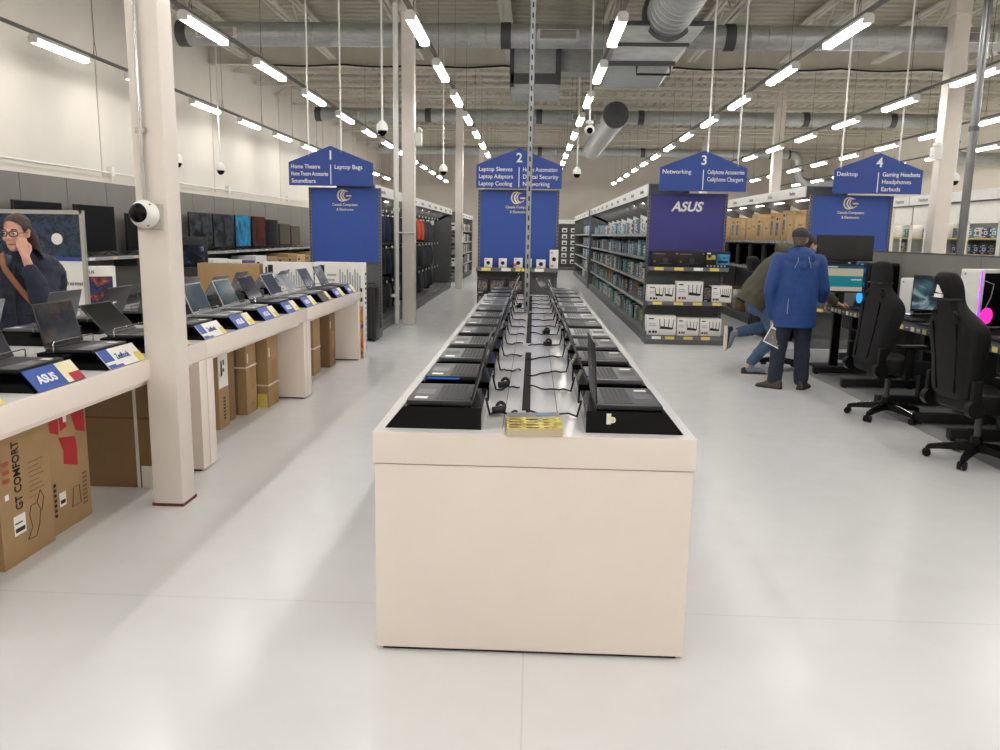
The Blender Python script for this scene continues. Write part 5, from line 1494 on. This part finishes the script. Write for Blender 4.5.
def head_blobs(M, k=1.):
    """eyes level with the origin, face looks along -y."""
    T = lambda *p: M @ (V(*p)*k); R3 = M.to_3x3()
    E = lambda c, r: ('e', T(*c), tuple(v*k for v in r), R3)
    B = [E((0, .018, .035), (.074, .092, .088)), E((0, -.012, -.02), (.066, .076, .09)), E((0, -.03, -.075), (.05, .052, .042)), E((0, -.064, -.098), (.024, .02, .018)),
         ('c', T(0, -.085, .006), T(0, -.108, -.03), .009*k, .013*k), E((-.011, -.098, -.036), (.009, .011, .008)), E((.011, -.098, -.036), (.009, .011, .008)),
         ('c', T(-.045, -.07, .025), T(-.008, -.084, .02), .009*k, .008*k), ('c', T(.045, -.07, .025), T(.008, -.084, .02), .009*k, .008*k),
         E((-.036, -.06, -.03), (.025, .024, .02)), E((.036, -.06, -.03), (.025, .024, .02)),
         ('c', T(-.02, -.079, -.064), T(.02, -.079, -.064), .007*k, .007*k), ('c', T(-.016, -.078, -.074), T(.016, -.078, -.074), .008*k, .008*k)]
    for s in (-1, 1):
        B += [E((s*.074, .012, -.004), (.009, .018, .03)), E((s*.079, .018, .012), (.008, .014, .014))]
    return B
SKIN = mat('skin', '#c99c86', .5, 0, .06, 18); SKIN2 = mat('skin_pale', '#d3a08d', .5, 0, .06, 18)
EYEW = mat('eye_white', '#e8e4de', .25); IRIS = mat('iris_dark', '#2a201a', .2); LIP = mat('lip', '#a8675f', .45)
HAIRB = mat('brown_hair', '#3d2a20', .55, 0, .3, 60, .3, aniso=(3, 3, .4)); HAIRG = mat('grey_brown_hair', '#5f5147', .6, 0, .3, 80, .3)
def face_parts(M, body, hair, glasses=None):
    T = Matrix(M)
    for s in (-1, 1):
        e = MB().ball(T @ V(s*.031, -.073, .004), (.0125, .0125, .0105), EYEW, T.to_3x3(), 14, 10).ob('eye', body)
        MB().ball(T @ V(s*.031-.002, -.0845, .004), (.0052, .003, .0052), IRIS, T.to_3x3(), 12, 8).ob('iris', e)
        MB().tube([T @ V(s*(.014+.034*k/4), -.088+.003*k, .026+.006*math.sin(PI*k/4)) for k in range(5)], .0036, hair, 6).ob('eyebrow', body)
    MB().tube([T @ V(-.022+.011*k, -.0855+.0016*(k-2)**2, -.068-.0012*(k % 2)) for k in range(5)], .0048, LIP, 8).ob('lips', body)
    if glasses:
        b = MB()
        for s in (-1, 1):
            P = [T @ V(s*.033+.026*math.copysign(abs(math.cos(a))**.7, math.cos(a)), -.101+.01*abs(math.cos(a))*(1 if math.cos(a)*s > 0 else 0), .002+.018*math.copysign(abs(math.sin(a))**.7, math.sin(a))) for a in [2*PI*j/24 for j in range(24)]]
            b.tube(P, .0027, glasses, 6, closed=True)
            b.tube([T @ V(s*.058, -.09, .006), T @ V(s*.08, -.03, .008), T @ V(s*.08, .02, .002)], .0022, glasses, 5)
        b.tube([T @ V(-.008, -.1, .006), T @ V(0, -.104, .009), T @ V(.008, -.1, .006)], .0025, glasses, 5)
        b.ob('glasses', body)
def shoe(p, heading, m, sole, parent, size=.29, pitch=0., name='shoe'):
    """p: point on the ground under the ankle; the toe points along heading."""
    M = Matrix.Translation(p) @ Matrix.Rotation(heading, 4, 'Z') @ Matrix.Rotation(pitch, 4, 'Y')
    b = MB(); R = []; S = []
    for x, w, h in ((-.08, .02, .05), (-.075, .034, .09), (-.03, .037, .105), (.03, .039, .1), (.08, .044, .075), (.13, .047, .058), (.17, .042, .046), (.2, .025, .035), (.208, .01, .03)):
        k = size/.29; x *= k
        R.append([M @ V(x, w*math.cos(a), max(.018, .018+(h-.018)*max(0, math.sin(a))**.8)) for a in [PI*j/10 for j in range(11)]])
        S.append([M @ V(x*1.02, -w*1.08, 0), M @ V(x*1.02, w*1.08, 0), M @ V(x*1.02, w*1.08, .024), M @ V(x*1.02, -w*1.08, .024)])
    o = b.rings(R, m).ob(name, parent, sharp=60)
    MB().rings(S, sole).ob('sole', o)
    lb = MB()
    for k in range(4): lb.tube([M @ V(.045+.02*k, -.02, .1-.011*k), M @ V(.045+.02*k, 0, .108-.011*k), M @ V(.045+.02*k, .02, .1-.011*k)], .003, sole if m is not sole else INK, 5)
    lb.ob('lace', o)
    return o
DENIM_DK = mat('dark_jeans', '#232a3a', .85, 0, .12, 40, .1); DENIM = mat('blue_jeans', '#48617f', .85, 0, .14, 40, .1)

# ---------------- man in the blue jacket, back turned
def local(loc):
    return lambda x, y, z: V(x-loc[0], y-loc[1], z)
L0 = (2.87, 8.83); P = local(L0)
man = thing('person', 'man in a blue hooded jacket and dark cap, back turned, papers in hand', 'person', (*L0, 0))
HM = Matrix.Translation(P(2.875, 8.865, 1.62)) @ Matrix.Rotation(PI-.28, 4, 'Z')
hl = hand_frame(P(2.655, 8.90, .765), (.12, .1, -1), (.9, .2, 0)); hr = hand_frame(P(3.25, 9.1, .96), (.25, 1, -.1), (0, 0, -1))
bl_ = [('l', [P(2.87, 8.86, 1.56), P(2.87, 8.85, 1.42)], [.058, .07]), ('e', P(2.87, 8.83, 1.25), (.2, .12, .22)), ('e', P(2.87, 8.83, 1.0), (.17, .12, .2)),
       ('l', [P(2.79, 8.83, .92), P(2.735, 8.84, .5), P(2.70, 8.82, .1)], [.095, .06, .045]), ('l', [P(2.95, 8.83, .92), P(2.985, 8.84, .5), P(2.99, 8.81, .1)], [.095, .06, .045]),
       ('c', P(2.70, 8.82, .06), P(2.66, 8.94, .045), .035, .03), ('c', P(2.99, 8.81, .06), P(3.02, 8.93, .045), .035, .03),
       ('l', [P(2.68, 8.84, 1.4), P(2.60, 8.82, 1.08), P(2.655, 8.90, .765)], [.06, .043, .028]), ('l', [P(3.06, 8.84, 1.4), P(3.15, 8.86, 1.1), P(3.25, 9.1, .96)], [.06, .043, .028])]
body = flesh('body', bl_ + head_blobs(HM) + hand_blobs(hl, .6) + hand_blobs(hr, .15), SKIN, .0065, man, 4)
face_parts(HM, body, HAIRG)
TM = HM
hair = flesh('hair', [('e', TM @ V(0, .024, .03), (.08, .096, .085), TM.to_3x3()), ('e', TM @ V(0, .055, -.03), (.066, .055, .06), TM.to_3x3())], HAIRG, .008, man, 3, .006, .02, cut=[(TM @ V(0, -.02, 0), TM.to_3x3() @ V(0, -1, -.35))])
CAP = mat('dark_cap', '#35383b', .85, 0, .1, 60, .1)
cap = flesh('cap', [('e', TM @ V(0, .02, .055), (.088, .104, .08), TM.to_3x3())], CAP, .007, man, 2, cut=[(TM @ V(0, 0, .022), TM.to_3x3() @ V(0, .1, -1))])
b = MB(); R0 = []
for k in range(9):
    a = -1.1+2.2*k/8; R0.append([TM @ V(.085*math.sin(a), -.075-.075*math.cos(a), .03), TM @ V(.085*math.sin(a), -.075-.075*math.cos(a), .036), TM @ V(.085*math.sin(a), -.055, .042), TM @ V(.085*math.sin(a), -.055, .034)])
b.rings(R0, CAP).ob('cap_brim', cap)
JB = mat('blue_jacket', '#183f7e', .6, 0, .1, 14, .06)
jk = flesh('jacket', [*[('e', P(2.87, 8.83-.01*(1.35-z), z), (.225+.012*(1.35-z), .158+.02*(1.35-z), .15)) for z in (1.33, 1.26, 1.19, 1.12, 1.05, .98, .91, .84, .77, .70)],
       ('c', P(2.70, 8.84, 1.4), P(3.04, 8.84, 1.4), .085, .085),
       ('l', [P(2.66, 8.84, 1.39), P(2.585, 8.82, 1.1), P(2.65, 8.895, .80)], [.092, .075, .058]), ('l', [P(3.08, 8.84, 1.39), P(3.165, 8.86, 1.1), P(3.235, 9.06, .975)], [.092, .075, .058]),
       ('l', [P(2.87, 8.86, 1.5), P(2.87, 8.85, 1.4)], [.085, .1])], JB, .011, man, 26, .014, .16, cut=[(P(2.87, 8.83, .69), V(.0, 0, -1))])
hood = flesh('hood', [('e', P(2.87, 8.755, 1.43), (.155, .075, .12)), ('l', [P(2.76, 8.8, 1.5), P(2.80, 8.74, 1.4), P(2.87, 8.71, 1.34), P(2.94, 8.74, 1.4), P(2.98, 8.8, 1.5)], [.04, .05, .055, .05, .04]), ('c', P(2.79, 8.9, 1.5), P(2.95, 8.9, 1.5), .04, .04)], JB, .01, jk, 5, .015, .06)
PIPE = mat('grey_piping', '#8d9aa8', .5)
b = MB()
for s in (-1, 1): b.tube([P(2.87+s*.05, 8.785, 1.535), P(2.87+s*.052, 8.70, 1.47), P(2.87+s*.06, 8.668, 1.4), P(2.87+s*.085, 8.68, 1.33)], .0035, PIPE, 5)
b.ob('hood_piping', hood)
MB().tube([P(2.735, 8.655, 1.0), P(2.73, 8.645, .84)], .004, PIPE, 5).ob('pocket_piping', jk)
flesh('trousers', [('e', P(2.87, 8.83, .92), (.19, .14, .13)), ('l', [P(2.785, 8.83, .9), P(2.735, 8.85, .5), P(2.71, 8.84, .1)], [.115, .085, .078]), ('l', [P(2.955, 8.83, .9), P(2.985, 8.85, .5), P(2.995, 8.83, .1)], [.115, .085, .078])], DENIM_DK, .011, man, 5, .022, .07, cut=[(P(2.87, 8.83, .045), V(0, 0, -1))])
BSH = mat('brown_shoe', '#4a3d33', .6, 0, .15, 30)
shoe(P(2.705, 8.81, 0), 2.5, BSH, mat('shoe_sole', '#2b2622', .7), man); shoe(P(3.0, 8.80, 0), .95, BSH, mat('shoe_sole', '#2b2622', .7), man)
# papers in his hand
b = MB(); Mx = Matrix.Translation((2.68, 8.80, .60)) @ Matrix.Rotation(.45, 4, 'Y') @ Matrix.Rotation(-.25, 4, 'Z')
for k in range(3): b.box(-.09, .09, -.006+.003*k, -.0045+.003*k, -.13+.004*k, .11+.004*k, PAPER, Mx)
b.panel(Mx @ V(-.09, -.0062, -.13), (Mx.to_3x3() @ V(.18, 0, 0)), (Mx.to_3x3() @ V(0, 0, .24)), [(.06, .05, .94, .7, picture('flyer_photo', ('#3a3a3c', '#8f8d88', '#5a5a5c', '#c8c6c0'), 20, 3)), (.1, .78, .7, .84, INK), (.1, .88, .9, .93, RAIL_GREY)])
tag(b.ob('flyer', recalc=False), 'folded black and white flyer held low by the man in blue', 'paper')

# ---------------- bending man in olive
L1 = (2.75, 9.62); P = local(L1)
man2 = thing('person', 'man in an olive jacket and jeans bending over the desk, one leg raised behind', 'person', (*L1, 0))
HM = Matrix.Translation(P(3.3, 9.82, 1.56)) @ Matrix.Rotation(PI/2+.35, 4, 'Z') @ Matrix.Rotation(.35, 4, 'X')
hr = hand_frame(P(3.62, 9.62, .885), (1, .18, -.18), (0, 0, -1)); hl = hand_frame(P(3.72, 10.0, .9), (.9, -.3, -.2), (0, 0, -1))
legs_s = [P(2.74, 9.6, .9), P(2.93, 9.62, .52), P(2.63, 9.62, .11)]; legs_r = [P(2.74, 9.76, .9), P(2.93, 9.78, .6), P(2.45, 9.72, .5)]
sp = [P(2.72, 9.68, .92), P(2.9, 9.72, 1.18), P(3.1, 9.78, 1.38)]
ar = [P(3.12, 9.6, 1.36), P(3.3, 9.52, 1.08), P(3.62, 9.62, .885)]; al = [P(3.16, 9.95, 1.34), P(3.42, 10.05, 1.1), P(3.72, 10.0, .9)]
body = flesh('body', [('l', sp, [.15, .16, .15]), ('l', [P(3.12, 9.78, 1.4), P(3.26, 9.81, 1.52)], [.07, .055]), ('l', legs_s, [.1, .065, .045]), ('l', legs_r, [.1, .065, .045]), ('l', ar, [.06, .045, .028]), ('l', al, [.06, .045, .028]),
       ('c', P(2.63, 9.62, .06), P(2.78, 9.62, .045), .035, .03), ('c', P(2.44, 9.72, .48), P(2.39, 9.72, .36), .035, .03)] + head_blobs(HM) + hand_blobs(hr, .3) + hand_blobs(hl, .25), SKIN, .0065, man2, 4)
face_parts(HM, body, HAIRB)
flesh('hair', [('e', HM @ V(0, .028, .042), (.084, .098, .088), HM.to_3x3()), ('e', HM @ V(0, .06, -.03), (.07, .055, .07), HM.to_3x3())], mat('dark_hair', '#241d1a', .6, 0, .3, 60, .3), .008, man2, 3, .008, .02, cut=[(HM @ V(0, -.045, 0), HM.to_3x3() @ V(0, -1, -.3))])
OLV = mat('olive_jacket', '#4a4838', .75, 0, .1, 14, .06)
jk = flesh('jacket', [('l', [P(2.60, 9.68, .82), P(2.68, 9.68, .93), P(2.86, 9.71, 1.18), P(3.06, 9.78, 1.36)], [.2, .215, .22, .2]), ('l', ar, [.095, .078, .05]), ('l', al, [.095, .078, .05]), ('l', [P(3.06, 9.62, 1.36), P(3.1, 9.94, 1.35)], [.1, .1]), ('l', [P(3.1, 9.78, 1.42), P(3.2, 9.8, 1.47)], [.11, .085])], OLV, .012, man2, 5, .025, .12,
      cut=[(P(2.60, 9.68, .84), V(-.5, 0, -.8)), (P(3.6, 9.7, .9), V(1, 0, -.3))])
flesh('hood', [('l', [P(2.98, 9.66, 1.5), P(2.95, 9.78, 1.52), P(3.0, 9.9, 1.5)], [.05, .07, .05]), ('e', P(3.02, 9.78, 1.52), (.1, .12, .06))], OLV, .011, jk, 4, .012, .06)
flesh('trousers', [('e', P(2.73, 9.68, .9), (.178, .19, .19)), ('l', [legs_s[0], legs_s[1], P(2.66, 9.62, .17)], [.115, .085, .062]), ('l', [legs_r[0], legs_r[1], P(2.52, 9.73, .515)], [.115, .085, .062])], DENIM, .011, man2, 5, .02, .07)
flesh('sock', [('l', [P(2.52, 9.73, .515), P(2.43, 9.72, .49), P(2.39, 9.72, .35)], [.05, .048, .042])], mat('grey_sock', '#7f8790', .9, 0, .1, 60, .2), .008, man2, 3)
flesh('sock', [('l', [P(2.66, 9.62, .17), P(2.63, 9.62, .075), P(2.79, 9.62, .05)], [.05, .047, .038])], mat('grey_sock', '#7f8790', .9, 0, .1, 60, .2), .008, man2, 3)
NSH = mat('navy_shoe', '#1e2a3c', .7, 0, .15, 40); PSOLE = mat('pale_sole', '#ddd0c2', .6, 0, .06)
shoe(P(2.63, 9.62, 0), -.08, NSH, PSOLE, man2, .31)
shoe(P(2.345, 9.72, .50), 0., NSH, PSOLE, man2, .3, PI/2)

# ---------------- woman on the phone side of the counter
L2 = (-3.75, 5.86); P = local(L2)
L2W = (-3.71, 5.86)
wo = thing('person', 'woman in glasses and a navy jacket touching her cheek behind the left counter', 'person', (*L2W, 0))
HM = Matrix.Translation(P(-3.755, 5.70, 1.575)) @ Matrix.Rotation(.08, 4, 'Z') @ Matrix.Rotation(.08, 4, 'X')
HM = HM @ Matrix.Scale(1.06, 4)
hw = hand_frame(P(-3.635, 5.60, 1.41), (-.22, .05, 1), (-.75, .65, .1))
la = [P(-3.63, 5.84, 1.32), P(-3.57, 5.66, 1.08), P(-3.635, 5.60, 1.40)]; ra = [P(-3.96, 5.84, 1.32), P(-4.05, 5.82, 1.05), P(-4.0, 5.72, .8)]
hr = hand_frame(ra[2], (.05, -.2, -1), (1, 0, 0))
body = flesh('body', [('l', [P(-3.755, 5.73, 1.5), P(-3.755, 5.83, 1.36)], [.054, .07]), ('e', P(-3.76, 5.86, 1.2), (.2, .13, .22)), ('e', P(-3.76, 5.87, .95), (.2, .15, .2)), ('l', la, [.06, .045, .028]), ('l', ra, [.06, .045, .028]),
       ('l', [P(-3.86, 5.87, .9), P(-3.86, 5.87, .5), P(-3.86, 5.89, .1)], [.1, .065, .045]), ('l', [P(-3.66, 5.87, .9), P(-3.66, 5.87, .5), P(-3.66, 5.89, .1)], [.1, .065, .045])] + head_blobs(HM) + hand_blobs(hw, .42, thumb=.4) + hand_blobs(hr, .3), SKIN2, .006, wo, 4)
face_parts(HM, body, HAIRB, mat('dark_glasses_frame', '#1d1a1c', .3))
R3 = HM.to_3x3().normalized()
hair = flesh('hair', [('e', HM @ V(0, .026, .046), (.087, .106, .09), R3), ('e', HM @ V(0, .07, -.05), (.08, .055, .1), R3), ('l', [HM @ V(.075, .045, .0), HM @ V(.085, .06, -.08), HM @ V(.11, .07, -.17)], [.028, .03, .022]), ('l', [HM @ V(0, .09, -.1), HM @ V(0.02, .1, -.24)], [.08, .06]),], HAIRB, .008, wo, 3, .012, .03,
        cut=[(HM @ V(0, -.062, .086), R3 @ V(0, -1, -.5))])
NAVY = mat('navy_jacket', '#0d1530', .65, 0, .1, 12, .08)
jk = flesh('jacket', [*[('e', P(-3.76, 5.86, z), (.235+.03*(1.3-z), .18+.03*(1.3-z), .15)) for z in (1.28, 1.2, 1.12, 1.04, .96, .88, .8, .72)], ('c', P(-3.93, 5.85, 1.32), P(-3.63, 5.85, 1.32), .085, .085),
        ('l', [la[0], la[1], la[1].lerp(la[2], .72)], [.098, .088, .058]), ('l', ra, [.1, .085, .06]), ('l', [P(-3.755, 5.77, 1.43), P(-3.755, 5.83, 1.36)], [.088, .11])], NAVY, .011, wo, 5, .032, .11, cut=[(P(-3.76, 5.86, .66), V(0, 0, -1)), (la[1].lerp(la[2], .8), (la[2]-la[1]).normalized()) if False else (P(0, 0, 9), V(0, 0, 1))])
b = MB()
for z in (1.14, 1.0, .86):
    b.tube([P(-3.76+.285*math.cos(a), 5.86+.205*math.sin(a), z) for a in [PI+PI*j/16 for j in range(17)]], .004, NAVY, 5)
b.tube([P(-3.775, 5.675, 1.36), P(-3.775, 5.655, 1.2), P(-3.775, 5.655, .75)], .006, mat('zip_dark', '#10141f', .4), 6)
b.ob('zip_and_seams', jk)
flesh('trousers', [('e', P(-3.76, 5.87, .88), (.21, .16, .14)), ('l', [P(-3.86, 5.87, .88), P(-3.86, 5.88, .5), P(-3.86, 5.9, .1)], [.12, .085, .07]), ('l', [P(-3.66, 5.87, .88), P(-3.66, 5.88, .5), P(-3.66, 5.9, .1)], [.12, .085, .07])], DENIM_DK, .012, wo, 5, .015, .07)
for x in (-3.86, -3.66): shoe(P(x, 5.89, 0), -PI/2, mat('black_shoe', '#1c1c1e', .5), mat('shoe_sole', '#2b2622', .7), wo, .26)
# shoulder bag with a brown strap across the jacket
STR = mat('brown_strap', '#8a5636', .55, 0, .1, 20)
t = thing('shoulder_bag', 'brown leather shoulder bag strap crossing the navy jacket of the woman', 'bag', (*L2W, 0))
cl = []
for k in range(15):
    u = k/14
    x = -3.90+.36*u; z = 1.43-.50*u
    w_ = ((x+3.76)/.285); bulge = math.sqrt(max(.05, 1-w_*w_))
    y = 5.86-.205*bulge-.018 - .0*u
    if u < .2: y += (.2-u)*.35
    cl.append(P(x, y, z))
b = MB(); R0 = []
for k, p in enumerate(cl):
    d = (cl[min(k+1, 14)]-cl[max(k-1, 0)]).normalized(); n = V(0, -1, 0); s = d.cross(n).normalized()*.021
    R0.append([p-s-n*.002, p+s-n*.002, p+s+n*.006, p-s+n*.006])
b.rings(R0, STR); b.ob('strap', t)
MB().box(.2, .33, -.22, .06, .6, .84, STR, bev=.02).ob('pouch', t)
MB().box(.192, .30, -.226, -.06, .74, .85, mat('brown_flap', '#7a4a2e', .5), bev=.01).ob('flap', t)
# ================================================================== CAMERA AND RENDER LOOK
cam = bpy.data.cameras.new('camera'); co = bpy.data.objects.new('camera', cam); COL.objects.link(co)
cam.sensor_fit = 'HORIZONTAL'; cam.sensor_width = 36; cam.lens = 800/1000*36; cam.clip_start = .05; cam.clip_end = 200
# rows: world axes seen from the camera (x right, y down, z forward)
Rw = ((0.99903503, 0.02348324, -0.0371153), (0.0406033, -0.17164123, 0.98432244), (0.01674457, -0.9848796, -0.17242909))
co.matrix_world = Matrix(((Rw[0][0], -Rw[0][1], -Rw[0][2], 0), (Rw[1][0], -Rw[1][1], -Rw[1][2], 0), (Rw[2][0], -Rw[2][1], -Rw[2][2], 1.62), (0, 0, 0, 1)))
SC.camera = co
w = bpy.data.worlds.new('world'); SC.world = w; w.use_nodes = True
w.node_tree.nodes['Background'].inputs[0].default_value = (1, .97, .92, 1); w.node_tree.nodes['Background'].inputs[1].default_value = .05
vs = SC.view_settings; vs.view_transform = 'Standard'; vs.look = 'None'; vs.gamma = 1; vs.use_curve_mapping = False; vs.exposure = 0.03
cy = SC.cycles
cy.max_bounces = 6; cy.diffuse_bounces = 4; cy.glossy_bounces = 3; cy.transparent_max_bounces = 6; cy.sample_clamp_indirect = 6
cy.use_denoising = True; cy.caustics_reflective = False; cy.caustics_refractive = False
bpy.context.view_layer.update()
